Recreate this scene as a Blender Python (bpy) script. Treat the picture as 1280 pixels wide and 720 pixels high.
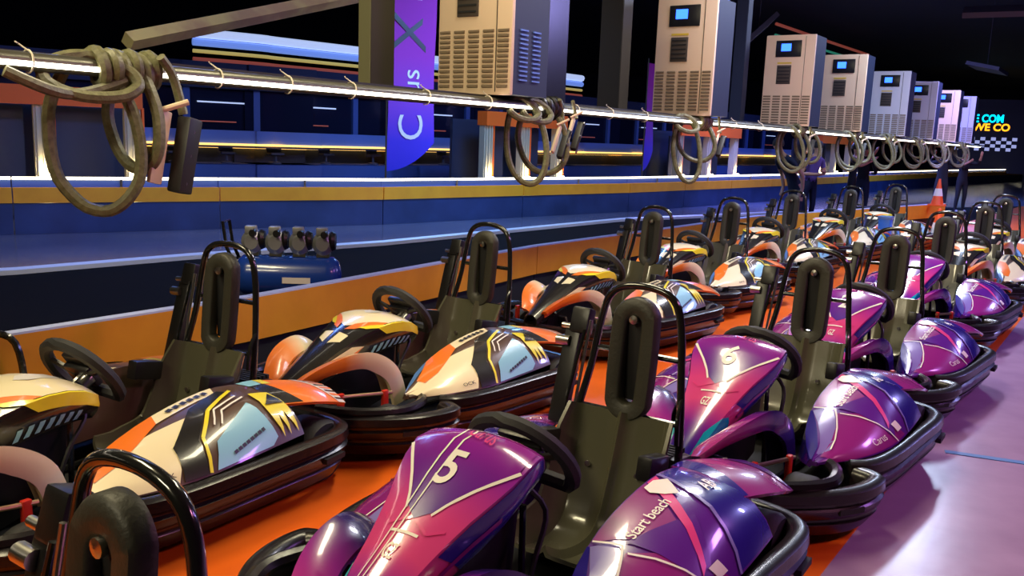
import bpy, bmesh, math, random
from mathutils import Vector, Matrix
random.seed(7)
for _o in list(bpy.data.objects): bpy.data.objects.remove(_o)
scene = bpy.context.scene
C = scene.collection

# ------------------------------------------------------------------ camera
F_PX = 1100.0
CAM_H = 1.63
roll = math.atan(0.038)
pitch = math.atan(188 * math.cos(roll) / F_PX)
fwd = Vector((0, math.cos(pitch), -math.sin(pitch)))
up0 = Vector((0, math.sin(pitch), math.cos(pitch)))
right0 = Vector((1, 0, 0))
cr, sr = math.cos(roll), math.sin(roll)
right = right0 * cr + up0 * sr
up = up0 * cr - right0 * sr
cam_data = bpy.data.cameras.new('camera')
cam_data.sensor_width = 36.0
cam_data.lens = F_PX / 1280.0 * 36.0
cam_data.clip_start = 0.05
cam = bpy.data.objects.new('camera', cam_data)
C.objects.link(cam)
cam.matrix_world = Matrix(((right.x, up.x, -fwd.x, 0), (right.y, up.y, -fwd.y, 0),
                           (right.z, up.z, -fwd.z, CAM_H), (0, 0, 0, 1)))
scene.camera = cam

# ------------------------------------------------------------------ world, exposure
world = bpy.data.worlds.new('world')
scene.world = world
world.use_nodes = True
bg = world.node_tree.nodes['Background']
bg.inputs[0].default_value = (0.10, 0.13, 0.32, 1)
bg.inputs[1].default_value = 0.02
scene.view_settings.view_transform = 'Standard'
scene.view_settings.look = 'None'
scene.view_settings.exposure = 0.0
scene.view_settings.gamma = 1.0
scene.view_settings.use_curve_mapping = False

# lane frame: s runs along the lanes away from the camera, m runs across them to the right
T = Vector((0.575, 0.818, 0)).normalized()
N = Vector((T.y, -T.x, 0))
HEAD = math.atan2(-T.y, -T.x)          # karts point back along the lanes
LANE = math.atan2(T.y, T.x)
def P(s, m, z=0.0):
    return T * s + N * m + Vector((0, 0, z))

# ------------------------------------------------------------------ lamps of the hall (unseen ceiling lamps, one added behind the camera for front light)
def area_lamp(loc, target, size, power, col, sy=None, spread=None):
    d = bpy.data.lights.new('hall_light', 'AREA')
    d.shape = 'RECTANGLE'; d.size = size; d.size_y = sy or size
    d.energy = power; d.color = col
    if spread: d.spread = math.radians(spread)
    o = bpy.data.objects.new('hall_light', d); C.objects.link(o)
    o.location = loc
    v = Vector(target) - Vector(loc)
    o.rotation_euler = v.to_track_quat('-Z', 'Y').to_euler()
    return o
WARM = (1.0, 0.86, 0.52)
COOL = (0.62, 0.74, 1.0)
BLUE = (0.16, 0.30, 1.0)
VIOLET = (0.62, 0.24, 1.0)
LAMPS = [
    (P(0.8, -4.4, 4.6), P(2.6, -3.2, 0), 1.6, 120, WARM, 0.5),
    (P(-2.4, -2.9, 4.3), P(3.0, -2.4, .3), 1.4, 95, (1.0, .88, .58), 0.5),  # unseen lamp added behind the camera to front-light seats and hoods
    (P(4.5, -2.6, 4.6), P(4.3, -2.8, 0), 2.4, 120, (1.0, .90, .62), 0.4),
    (P(9.0, -2.4, 4.6), P(9.0, -2.6, 0), 2.4, 210, (.90, .88, 1.0), 0.4),
    (P(15.0, -2.4, 4.6), P(15, -2.6, 0), 2.4, 260, COOL, 0.4),
    (P(22.0, -2.4, 4.6), P(24, -2.6, 0), 2.4, 520, (.40, .38, 1.0), 0.4),
    (P(4.0, 2.6, 4.4), P(4.0, 0.2, 0), 0.8, 80, (1.0, .34, .62), 0.8),
    (P(8.5, 2.6, 4.4), P(8.0, -0.4, 0), 0.8, 95, VIOLET, 0.8),
    (P(16.0, 2.6, 4.4), P(15.5, -1.5, 0), 0.8, 260, (.40, .36, 1.0), 0.8),
    (P(6.0, -8.5, 4.6), P(6.0, -10.0, 0), 2.4, 190, BLUE, 1.0),
    (P(13.0, -8.5, 4.6), P(13, -10, 0), 2.4, 300, (.22, .46, 1.0), 1.0),
    (P(24.0, -9.0, 4.6), P(26, -5, 0), 2.4, 900, (.22, .26, 1.0), 1.0),
    (P(36.0, -5.0, 4.6), P(36, -6, 0), 2.4, 420, BLUE, 1.0),
]
for loc, tg, sx, pw, col, sy in LAMPS:
    area_lamp(loc, tg, sx, pw, col, sy)

# ------------------------------------------------------------------ materials
MATS = {}
def mat(name, col, rough=0.5, metal=0.0, coat=0.0, emit=None, estr=0.0, noise=None, bump=None, spec=None, grad=None, alpha=None):
    m = bpy.data.materials.new(name); m.use_nodes = True
    nt = m.node_tree; b = nt.nodes['Principled BSDF']
    b.inputs['Base Color'].default_value = (*col, 1)
    b.inputs['Roughness'].default_value = rough
    b.inputs['Metallic'].default_value = metal
    b.inputs['Coat Weight'].default_value = coat
    b.inputs['Coat Roughness'].default_value = 0.06
    if spec is not None: b.inputs['Specular IOR Level'].default_value = spec
    if emit:
        b.inputs['Emission Color'].default_value = (*emit, 1)
        b.inputs['Emission Strength'].default_value = estr
    if noise or bump or grad:
        tc = nt.nodes.new('ShaderNodeTexCoord')
    if noise:   # (scale, second colour, low, high)
        nz = nt.nodes.new('ShaderNodeTexNoise'); nz.inputs['Scale'].default_value = noise[0]
        nz.inputs['Detail'].default_value = 4
        rp = nt.nodes.new('ShaderNodeValToRGB')
        rp.color_ramp.elements[0].position = noise[2]; rp.color_ramp.elements[1].position = noise[3]
        rp.color_ramp.elements[0].color = (*col, 1); rp.color_ramp.elements[1].color = (*noise[1], 1)
        nt.links.new(tc.outputs['Object'], nz.inputs['Vector'])
        nt.links.new(nz.outputs['Fac'], rp.inputs['Fac'])
        nt.links.new(rp.outputs['Color'], b.inputs['Base Color'])
    if grad:    # colour that fades along one axis of the part: (axis, lo, hi, [(pos, colour), ...])
        sx = nt.nodes.new('ShaderNodeSeparateXYZ'); mr = nt.nodes.new('ShaderNodeMapRange')
        mr.inputs['From Min'].default_value = grad[1]; mr.inputs['From Max'].default_value = grad[2]
        rp = nt.nodes.new('ShaderNodeValToRGB')
        els = rp.color_ramp.elements
        while len(els) < len(grad[3]): els.new(0.5)
        for e, (p_, c_) in zip(els, grad[3]): e.position = p_; e.color = (*c_, 1)
        nt.links.new(tc.outputs['Object'], sx.inputs[0])
        nt.links.new(sx.outputs[grad[0]], mr.inputs['Value'])
        nt.links.new(mr.outputs[0], rp.inputs['Fac'])
        nt.links.new(rp.outputs['Color'], b.inputs['Base Color'])
    if bump:    # (scale, strength)
        nb = nt.nodes.new('ShaderNodeTexNoise'); nb.inputs['Scale'].default_value = bump[0]; nb.inputs['Detail'].default_value = 3
        bp = nt.nodes.new('ShaderNodeBump'); bp.inputs['Strength'].default_value = bump[1]; bp.inputs['Distance'].default_value = 0.01
        nt.links.new(tc.outputs['Object'], nb.inputs['Vector'])
        nt.links.new(nb.outputs['Fac'], bp.inputs['Height'])
        nt.links.new(bp.outputs['Normal'], b.inputs['Normal'])
    MATS[name] = m
    return m
PINK = (.82, .06, .27); MAG = (.30, .018, .22); VIO = (.12, .014, .28); DEEP = (.025, .010, .26); TEAL = (0.0, .42, .50)
mat('black_plastic', (.012, .011, .011), .34, bump=(60, .05))
mat('bumper_plastic', (.009, .007, .008), .27, noise=(9, (.016, .010, .010), .4, .75), bump=(30, .08))
mat('black_matte', (.008, .008, .009), .7)
mat('black_rubber', (.016, .016, .016), .65, bump=(120, .1))
mat('seat_shell', (.095, .090, .056), .24, coat=.5, bump=(14, .06))
mat('headrest_foam', (.034, .032, .022), .5, bump=(80, .15))
mat('steel', (.55, .53, .48), .28, metal=1.0)
mat('brass_rod', (.75, .55, .30), .3, metal=1.0)
mat('black_tube', (.012, .012, .011), .18, coat=.6)
mat('red_paint', (.62, .03, .015), .35)
mat('orange_paint_kart', (.92, .20, .015), .3, coat=.5)
mat('cream_paint', (.90, .78, .48), .3, coat=.5)
mat('white_paint', (.86, .82, .74), .3, coat=.5)
mat('yellow_paint', (.88, .74, .03), .3, coat=.5)
mat('sky_paint', (.28, .60, .74), .3, coat=.5)
mat('steel_blue_paint', (.10, .22, .52), .3, coat=.5)
mat('livery_black', (.018, .016, .014), .25, coat=.6)
mat('brown_paint', (.10, .055, .035), .3, coat=.5)
mat('pink_paint', PINK, .25, coat=.8)
mat('magenta_paint', MAG, .25, coat=.8)
mat('violet_paint', VIO, .25, coat=.8)
mat('deep_blue_paint', DEEP, .25, coat=.8)
mat('teal_paint', TEAL, .25, coat=.8)
mat('lilac_paint', (.26, .20, .55), .25, coat=.8)
mat('print_white', (.9, .84, .74), .4)
mat('print_dark', (.02, .02, .025), .4)
mat('hood_fade', MAG, .22, coat=.9, grad=(0, .36, 1.14, [(0, (.36, .02, .32)), (.25, (.30, .02, .34)), (.45, (.76, .06, .27)), (.60, (.78, .07, .26)), (.76, (.24, .02, .34)), (.90, (.04, .018, .32)), (1, (.03, .018, .32))]))
mat('hood_panel_fade', VIO, .22, coat=.9, grad=(0, .40, .78, [(0, (.38, .02, .30)), (.45, (.18, .014, .30)), (1, (.06, .012, .28))]))
mat('fender_shaded_fade', MAG, .25, coat=.8, grad=(0, .5, 1.15, [(0, (.012, .006, .07)), (.40, (.03, .008, .14)), (.62, (.28, .016, .26)), (1, (.74, .06, .32))]))  # dark rear half is shade put into the fender colour
mat('fender_orange_fade', (.88, .72, .46), .3, coat=.5, grad=(0, .50, 1.15, [(0, (.90, .76, .46)), (.42, (.90, .74, .42)), (.60, (.92, .26, .03)), (1, (.90, .18, .015))]))
mat('orange_board', (.80, .33, .014), .5, noise=(3.0, (.68, .26, .010), .35, .75), bump=(25, .05))
mat('board_edge', (.55, .62, .80), .4)
mat('orange_cap', (.95, .42, .015), .5, noise=(3.0, (.85, .34, .012), .35, .75))
mat('blue_board', (.030, .060, .17), .4, noise=(1.6, (.016, .034, .10), .3, .7))
mat('black_board', (.004, .004, .005), .7)
mat('kerb_metal', (.72, .72, .76), .4, metal=.2)
mat('floor_orange', (.86, .155, .012), .30, noise=(2.2, (.70, .105, .008), .3, .8), bump=(40, .04))
mat('floor_purple_glow', (.40, .26, .42), .26, noise=(3.5, (.31, .19, .33), .3, .8), bump=(18, .06))  # purple light reflected by the orange floor, put into the lane's colour
mat('floor_black', (.004, .004, .005), .9, spec=.1)
mat('track_surface', (.17, .18, .25), .16, noise=(.7, (.10, .115, .19), .3, .7))
mat('line_blue', (.06, .16, .42), .5)
mat('hall_dark', (.010, .012, .022), .8)
mat('rail_pipe', (.12, .115, .085), .35, metal=.5)
mat('led_white', (1, 1, 1), .5, emit=(1.0, .90, .72), estr=9)
mat('led_white_far', (1, 1, 1), .5, emit=(1.0, .86, .56), estr=4)
mat('led_yellow', (1, .8, .3), .5, emit=(1.0, .56, .13), estr=1.7)
mat('tie_cream', (.82, .74, .56), .5)
mat('cable_olive', (.21, .205, .10), .42, noise=(40, (.12, .115, .055), .35, .7), bump=(90, .25))
mat('cable_black', (.014, .013, .012), .4)
mat('connector_beige', (.86, .68, .44), .45)
mat('connector_black', (.02, .02, .018), .45)
mat('charger_beige', (.78, .58, .40), .45, bump=(60, .03))
mat('charger_white', (.60, .60, .66), .45, bump=(60, .03))
mat('charger_side', (.018, .026, .055), .5)
mat('louvre_dark', (.20, .145, .09), .6)
mat('display_black', (.012, .012, .016), .25)
mat('display_blue', (.02, .05, .5), .4, emit=(.02, .10, 1.0), estr=5)
mat('label_yellow', (.7, .5, .05), .5)
mat('grille_brown', (.06, .045, .035), .5)
mat('post_olive', (.20, .19, .10), .5)
mat('post_dark', (.030, .028, .018), .5)
mat('beam_brown', (.30, .22, .15), .5, noise=(2.5, (.42, .38, .20), .4, .6))
mat('banner_fabric', (.2, .05, .5), .8, grad=(2, .8, 4.6, [(0, (.02, .02, .62)), (.18, (.06, .03, .60)), (.40, (.30, .05, .46)), (.6, (.42, .03, .36)), (1, (.40, .02, .28))]))
mat('tank_blue', (.015, .06, .36), .25, coat=.5)
mat('pump_grey', (.42, .42, .42), .35, metal=.6)
mat('wall_blue', (.055, .12, .42), .6)
mat('wall_navy', (.012, .020, .075), .7)
mat('panel_blue', (.12, .22, .66), .5)
mat('glass_dark', (.010, .014, .040), .08)
mat('beam_red_orange', (.95, .15, .008), .6)
mat('column_grey', (.48, .44, .32), .5)
mat('booth_panel', (.030, .040, .085), .5)
mat('lamp_lens', (1, .9, .6), .5, emit=(1.0, .86, .50), estr=16)
mat('tube_blue', (.25, .40, .95), .3, emit=(.20, .36, 1.0), estr=.55)
mat('tube_pale', (.6, .7, .95), .3, emit=(.55, .68, 1.0), estr=.7)
mat('tube_yellow', (.7, .6, .15), .4, emit=(.7, .55, .15), estr=.45)
mat('tube_red', (.5, .12, .08), .4, emit=(.6, .12, .08), estr=.25)
mat('tube_green', (.05, .4, .25), .4, emit=(.05, .5, .3), estr=.25)
mat('stool_dark', (.07, .08, .14), .5)
mat('cone_orange', (.95, .12, .02), .4)
mat('cone_white', (.85, .83, .82), .4)
mat('screen_navy', (.004, .006, .035), .4)
mat('sign_cyan', (0, .7, 1), .5, emit=(0, .62, 1.0), estr=2.2)
mat('sign_orange', (1, .4, 0), .5, emit=(1.0, .36, .01), estr=2.2)
mat('sign_pale', (.5, .55, .9), .5, emit=(.45, .5, .95), estr=.7)
mat('cloth_black', (.008, .009, .014), .85)
mat('cloth_navy', (.012, .018, .05), .85)
mat('cloth_purple', (.11, .06, .28), .8)
mat('skin', (.56, .30, .20), .55)
mat('hair', (.015, .011, .01), .6)
mat('shoe', (.35, .36, .40), .5)
mat('box_blue', (.03, .18, .70), .4)
mat('paper', (.80, .80, .86), .6)
mat('lamp_housing', (.05, .05, .055), .5)

# ------------------------------------------------------------------ mesh builder
def catmull(pts, k=6, closed=False):
    pts = [Vector(p) for p in pts]; n = len(pts); out = []
    rng = n if closed else n - 1
    for i in range(rng):
        if closed: a, b, c, d = pts[(i-1) % n], pts[i], pts[(i+1) % n], pts[(i+2) % n]
        else: a, b, c, d = pts[max(i-1, 0)], pts[i], pts[i+1], pts[min(i+2, n-1)]
        for j in range(k):
            t = j / k
            out.append(0.5 * ((2*b) + (c-a)*t + (2*a-5*b+4*c-d)*t*t + (3*b-a-3*c+d)*t*t*t))
    if not closed: out.append(pts[-1])
    return out

class MB:
    def __init__(self): self.v = []; self.f = []; self.mi = []; self.mats = []
    def m(self, name):
        if name not in self.mats: self.mats.append(name)
        return self.mats.index(name)
    def add(self, verts, faces, mt):
        o = len(self.v); k = self.m(mt)
        self.v += [tuple(p) for p in verts]
        for f in faces: self.f.append(tuple(i + o for i in f)); self.mi.append(k)
        return self
    def box(self, c, s, mt, R=None, bev=0.0):
        c = Vector(c); hx, hy, hz = s[0]/2, s[1]/2, s[2]/2
        if bev <= 0:
            vs = [Vector((x, y, z)) for x in (-hx, hx) for y in (-hy, hy) for z in (-hz, hz)]
            fs = [(0,1,3,2), (4,6,7,5), (0,4,5,1), (2,3,7,6), (0,2,6,4), (1,5,7,3)]
        else:
            bm = bmesh.new(); bmesh.ops.create_cube(bm, size=1)
            for q in bm.verts: q.co = Vector((q.co.x*s[0], q.co.y*s[1], q.co.z*s[2]))
            bmesh.ops.bevel(bm, geom=list(bm.edges), offset=bev, segments=2, affect='EDGES', profile=.6)
            bm.verts.index_update()
            vs = [q.co.copy() for q in bm.verts]; fs = [tuple(q.index for q in f.verts) for f in bm.faces]; bm.free()
        if R is not None: vs = [R @ p for p in vs]
        return self.add([p + c for p in vs], fs, mt)
    def tube(self, pts, r, mt, n=8, closed=False, smooth=0, caps=True):
        if smooth: pts = catmull(pts, smooth, closed)
        pts = [Vector(p) for p in pts]; L = len(pts)
        rr = r if isinstance(r, (list, tuple)) else [r] * L
        if len(rr) != L: rr = [rr[min(int(i * (len(rr)-1) / max(L-1, 1) + .5), len(rr)-1)] for i in range(L)]
        tang = []
        for i in range(L):
            a = pts[(i-1) % L] if (closed or i > 0) else pts[i]
            b = pts[(i+1) % L] if (closed or i < L-1) else pts[i]
            d = b - a
            tang.append(d.normalized() if d.length > 1e-9 else Vector((0, 0, 1)))
        ref = Vector((0, 0, 1)) if abs(tang[0].z) < .9 else Vector((1, 0, 0))
        nx = (ref - tang[0] * ref.dot(tang[0])).normalized(); vs = []
        for i in range(L):
            nx = nx - tang[i] * nx.dot(tang[i])
            nx = nx.normalized() if nx.length > 1e-6 else tang[i].orthogonal().normalized()
            ny = tang[i].cross(nx)
            for j in range(n):
                a = 2 * math.pi * j / n
                vs.append(pts[i] + (nx * math.cos(a) + ny * math.sin(a)) * rr[i])
        fs = []
        for i in range(L if closed else L-1):
            k = (i+1) % L
            for j in range(n): fs.append((i*n+j, i*n+(j+1) % n, k*n+(j+1) % n, k*n+j))
        if caps and not closed:
            fs.append(tuple(reversed(range(n)))); fs.append(tuple((L-1)*n + j for j in range(n)))
        return self.add(vs, fs, mt)
    def lathe(self, prof, mt, axis='z', c=(0, 0, 0), n=20, R=None):
        vs = []; c = Vector(c)
        for r, h in prof:
            for j in range(n):
                a = 2*math.pi*j/n
                p = Vector((r*math.cos(a), r*math.sin(a), h))
                if axis == 'y': p = Vector((p.x, p.z, p.y))
                if axis == 'x': p = Vector((p.z, p.x, p.y))
                if R is not None: p = R @ p
                vs.append(p + c)
        fs = []
        for i in range(len(prof)-1):
            for j in range(n): fs.append((i*n+j, i*n+(j+1) % n, (i+1)*n+(j+1) % n, (i+1)*n+j))
        if prof[0][0] > 1e-5: fs.append(tuple(reversed(range(n))))
        if prof[-1][0] > 1e-5: fs.append(tuple((len(prof)-1)*n + j for j in range(n)))
        return self.add(vs, fs, mt)
    def prism(self, poly, d, mt, origin, ex, ey, ez):
        """polygon in the ex/ey plane, extruded by d along ez"""
        n = len(poly); o = Vector(origin)
        vs = [o + ex*a + ey*b for a, b in poly] + [o + ex*a + ey*b + ez*d for a, b in poly]
        fs = [tuple(reversed(range(n))), tuple(range(n, 2*n))] + [(i, (i+1) % n, n+(i+1) % n, n+i) for i in range(n)]
        return self.add(vs, fs, mt)
    def rings(self, rings, mt, closed_ring=True, caps=True, loop=False):
        n = len(rings[0]); vs = [p for r in rings for p in r]; fs = []
        L = len(rings)
        for i in range(L if loop else L-1):
            k = (i+1) % L
            for j in range(n if closed_ring else n-1):
                fs.append((i*n+j, i*n+(j+1) % n, k*n+(j+1) % n, k*n+j))
        if caps and not loop:
            fs.append(tuple(reversed(range(n)))); fs.append(tuple((L-1)*n+j for j in range(n)))
        return self.add(vs, fs, mt)
    def shell(self, S, us, vs_, mt, th):
        """surface S(u, v) with a thickness: front, back and rim"""
        nu, nv = len(us), len(vs_); a = []; b = []
        for u in us:
            for v in vs_:
                p = S(u, v); a.append(p); b.append(p - nrm(S, u, v) * th)
        k = nu*nv; fs = []
        for i in range(nu-1):
            for j in range(nv-1):
                q = (i*nv+j, (i+1)*nv+j, (i+1)*nv+j+1, i*nv+j+1)
                fs.append(q); fs.append(tuple(k+x for x in reversed(q)))
        rim = [i*nv for i in range(nu)] + [(nu-1)*nv+j for j in range(1, nv)] + [i*nv+nv-1 for i in range(nu-2, -1, -1)] + [j for j in range(nv-2, 0, -1)]
        for i in range(len(rim)):
            x, y = rim[i], rim[(i+1) % len(rim)]; fs.append((y, x, k+x, k+y))
        return self.add(a + b, fs, mt)
    def patch(self, S, poly, mt, us=(), vs_=(), off=.0015):
        """flat print laid on S: polygon in u, v cut along the surface's own stations"""
        bm = bmesh.new()
        bm.faces.new([bm.verts.new((p[0], p[1], 0)) for p in poly])
        for c, no in [((u, 0, 0), (1, 0, 0)) for u in us] + [((0, v, 0), (0, 1, 0)) for v in vs_]:
            bmesh.ops.bisect_plane(bm, geom=list(bm.verts)+list(bm.edges)+list(bm.faces), plane_co=c, plane_no=no)
        bmesh.ops.triangulate(bm, faces=list(bm.faces)); bm.verts.index_update()
        vs = [S(q.co.x, q.co.y) + nrm(S, q.co.x, q.co.y) * off for q in bm.verts]
        fs = [tuple(q.index for q in f.verts) for f in bm.faces]; bm.free()
        return self.add(vs, fs, mt)
    def line(self, S, pts, w, mt, us=(), vs_=(), off=.003, asp=1.0):
        for (a, b), (c, d) in zip(pts[:-1], pts[1:]):
            dx, dy = c-a, (d-b)*asp; L = math.hypot(dx, dy) or 1
            nx, ny = -dy/L*w/2, dx/L*w/2/asp
            self.patch(S, [(a+nx, b+ny), (a-nx, b-ny), (c-nx, d-ny), (c+nx, d+ny)], mt, us, vs_, off)
        return self
    def text(self, fn, s, mt, bold=0.0):
        vs, fs = text_geo(s, bold)
        return self.add([fn(x, y) for x, y in vs], fs, mt)
    def mesh(self, name, angle=38):
        me = bpy.data.meshes.new(name)
        me.from_pydata(self.v, [], self.f)
        for k in self.mats: me.materials.append(MATS[k])
        me.polygons.foreach_set('material_index', self.mi)
        me.update()
        bm = bmesh.new(); bm.from_mesh(me)
        bmesh.ops.recalc_face_normals(bm, faces=list(bm.faces)) if False else None
        bm.free()
        me.polygons.foreach_set('use_smooth', [True] * len(me.polygons))
        me.set_sharp_from_angle(angle=math.radians(angle))
        return me
    def build(self, name, parent=None, angle=38):
        return obj(name, self.mesh(name, angle), parent)

def nrm(S, u, v):
    e = 1e-3
    a = S(u+e, v) - S(u-e, v); b = S(u, v+e) - S(u, v-e)
    n = a.cross(b)
    return n.normalized() if n.length > 1e-12 else Vector((0, 0, 1))

_txt = {}
def text_geo(s, bold=0.0):
    if (s, bold) in _txt: return _txt[(s, bold)]
    cu = bpy.data.curves.new('lettering', 'FONT'); cu.body = s; cu.size = 1; cu.resolution_u = 4; cu.offset = bold
    cu.align_x = 'CENTER'; cu.align_y = 'CENTER'
    o = bpy.data.objects.new('lettering', cu); C.objects.link(o)
    dg = bpy.context.evaluated_depsgraph_get()
    me = bpy.data.meshes.new_from_object(o.evaluated_get(dg))
    r = ([(v.co.x, v.co.y) for v in me.vertices], [tuple(p.vertices) for p in me.polygons])
    bpy.data.objects.remove(o); bpy.data.curves.remove(cu); bpy.data.meshes.remove(me)
    _txt[(s, bold)] = r
    return r

def obj(name, me, parent=None):
    o = bpy.data.objects.new(name, me); C.objects.link(o)
    if parent: o.parent = parent
    return o
def thing(name, label, cat, loc=(0, 0, 0), rz=0.0, group=None):
    o = bpy.data.objects.new(name, None); C.objects.link(o)
    o.empty_display_size = .1
    o.location = loc; o.rotation_euler = (0, 0, rz)
    return tag(o, label, cat, group)
def tag(o, label=None, cat=None, group=None, kind=None):
    if label: o['label'] = label
    if cat: o['category'] = cat
    if group: o['group'] = group
    if kind: o['kind'] = kind
    return o
def at(o, loc, rz=0.0):
    o.location = loc; o.rotation_euler = (0, 0, rz); return o

# ------------------------------------------------------------------ the hall: floors, walls, ceiling
def flat(name, pts, z, mt, th=.02):
    mb = MB(); n = len(pts)
    vs = [Vector((p[0], p[1], z-th)) for p in pts] + [Vector((p[0], p[1], z)) for p in pts]
    fs = [tuple(reversed(range(n))), tuple(range(n, 2*n))] + [(i, (i+1) % n, n+(i+1) % n, n+i) for i in range(n)]
    mb.add(vs, fs, mt)
    o = mb.build(name); o['kind'] = 'structure'; return o
BAR = [P(-2, -4.50), P(3.6, -4.56), P(7.4, -4.90), P(13.6, -4.84), P(21.4, -3.45)]          # near barrier, its face towards the karts
EDGE = [P(-3, -9.75), P(4.6, -10.05), P(6.9, -9.85), P(9.2, -9.4), P(16.0, -8.7), P(24, -7.2), P(30, -5.4)]
flat('floor', [P(-4, -3.70)[:2], P(-4, -.82)[:2], P(34, -.82)[:2], P(34, -3.2)[:2], P(21.4, -3.42)[:2], P(20.0, -3.70)[:2]], 0, 'floor_orange')
flat('floor_strip', [P(-4, -4.5)[:2], P(-4, -3.70)[:2], P(20.0, -3.70)[:2], P(21.4, -3.42)[:2], *[b_[:2] for b_ in reversed(BAR)]], -.0005, 'floor_black')
flat('floor_lane', [P(-4, -.82)[:2], P(-4, 9)[:2], P(60, 9)[:2], P(60, -.82)[:2]], 0, 'floor_purple_glow')
flat('floor_service', [b_[:2] for b_ in BAR] + [ (P(34, -3.2))[:2], (12.0, 26.5), (2.18, 18.2), (-1.92, 12.8), (-3.97, 10.75), (-5.27, 9.2), (-9, 4.8)], -.001, 'floor_black')
flat('floor_track', [(-14, 3), (-5.27, 9.2), (-3.97, 10.75), (-1.92, 12.8), (2.18, 18.2), (12, 26.5), (P(34, -3.2))[:2], P(34, -.82)[:2], P(80, -.82)[:2], (30, 75), (-30, 40), (-30, 3)], -.002, 'track_surface')
km = MB()
kp = [Vector((x, y, .03)) for x, y in ((-14, 3), (-5.27, 9.2), (-3.97, 10.75), (-1.92, 12.8), (2.18, 18.2), (12, 26.5))]
km.tube(kp, .05, 'kerb_metal', n=6)
tag(km.build('trim_1'), kind='structure')
bl = MB(); bl.prism([(0, 0), (1.6, 0), (1.6, .05), (0, .05)], .004, 'line_blue', (2.43, 4.66, 0), Vector((.935, -.354, 0)), Vector((.354, .935, 0)), Vector((0, 0, 1)))
tag(bl.build('floor_stripe'), 'thin blue stripe painted across the purple-lit lane floor', 'stripe')
hm = MB()
hm.prism([(-40, -6), (60, -6), (60, 75), (-40, 75)], .1, 'hall_dark', (0, 0, 7), Vector((1, 0, 0)), Vector((0, 1, 0)), Vector((0, 0, 1)))
tag(hm.build('ceiling'), kind='structure')
for nm, a, b in (('wall_back', (-40, 75), (60, 75)), ('wall_right', (60, -6), (60, 75)), ('wall_left', (-40, -6), (-40, 75)), ('wall_front', (-40, -6), (60, -6))):
    w = MB(); d = Vector((b[0]-a[0], b[1]-a[1], 0)); L = d.length; d.normalize()
    w.prism([(0, 0), (L, 0), (L, 7), (0, 7)], .2, 'hall_dark', (a[0], a[1], 0), d, Vector((0, 0, 1)), d.cross(Vector((0, 0, 1))))
    tag(w.build(nm), kind='structure')
# ceiling fixtures for the lamps above, the added front lamp included
for i, (loc, tg, sx, pw, col, sy) in enumerate(LAMPS):
    v = (Vector(tg) - Vector(loc)).normalized()
    R = v.to_track_quat('-Z', 'Y').to_matrix()
    t_ = thing('ceiling_lamp', 'dark box lamp hung high above the hall, number along its row', 'lamp', Vector(loc), 0, 'lamps over the hall')
    mb = MB()
    mb.box(R @ Vector((0, 0, .09)), (sx+.08, sy+.08, .12), 'lamp_housing', R)
    mb.build('housing', t_)
    mb = MB(); mb.tube([(0, 0, .12), (0, 0, 7 - loc[2])], .012, 'lamp_housing', 6); mb.build('drop_rod', t_)
    t_['label'] = 'dark box lamp hung high above the hall on a drop rod'

# ------------------------------------------------------------------ barriers
def run_points(poly, step):
    out = []
    for a, b in zip(poly[:-1], poly[1:]):
        L = (b-a).length; k = max(1, round(L/step))
        for i in range(k): out.append((a.lerp(b, i/k), a.lerp(b, (i+1)/k)))
    return out
nb_ = thing('pit_barrier', 'low barrier of orange boards over black base running beside the kart queue', 'barrier', P(5, -4.75))
def W2L(o, p): return Vector(p) - o.location
for a, b in run_points(BAR, 2.6):
    d = (b-a).normalized(); back = Vector((-d.y, d.x, 0)); L = (b-a).length - .012
    o0 = W2L(nb_, a)
    MB().prism([(0, .27), (L, .27), (L, .55), (0, .55)], .04, 'orange_board', o0, d, Vector((0, 0, 1)), back).build('orange_board', nb_)
    MB().prism([(0, .0), (L, .0), (L, .268), (0, .268)], .03, 'black_board', o0 + back*.03, d, Vector((0, 0, 1)), back).build('base_board', nb_)
    MB().prism([(0, .55), (L, .55), (L, .562), (0, .562)], .07, 'board_edge', o0, d, Vector((0, 0, 1)), back).build('edge_strip', nb_)
    MB().prism([(0, 0), (L, 0), (L, .40), (0, .40)], .03, 'black_board', o0 + back*.36, d, Vector((0, 0, 1)), back).build('back_board', nb_)
for s_, m_ in ((20.3, -3.63), (20.9, -3.53)):
    pass
# deck on the far end of the barrier that carries the cone
e0, e1 = BAR[-2].lerp(BAR[-1], .55), BAR[-1]
d = (e1-e0).normalized(); back = Vector((-d.y, d.x, 0))
MB().prism([(0, .50), ((e1-e0).length, .50), ((e1-e0).length, .548), (0, .548)], .40, 'black_board', W2L(nb_, e0) + back*.04, d, Vector((0, 0, 1)), back).build('end_deck', nb_)

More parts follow.
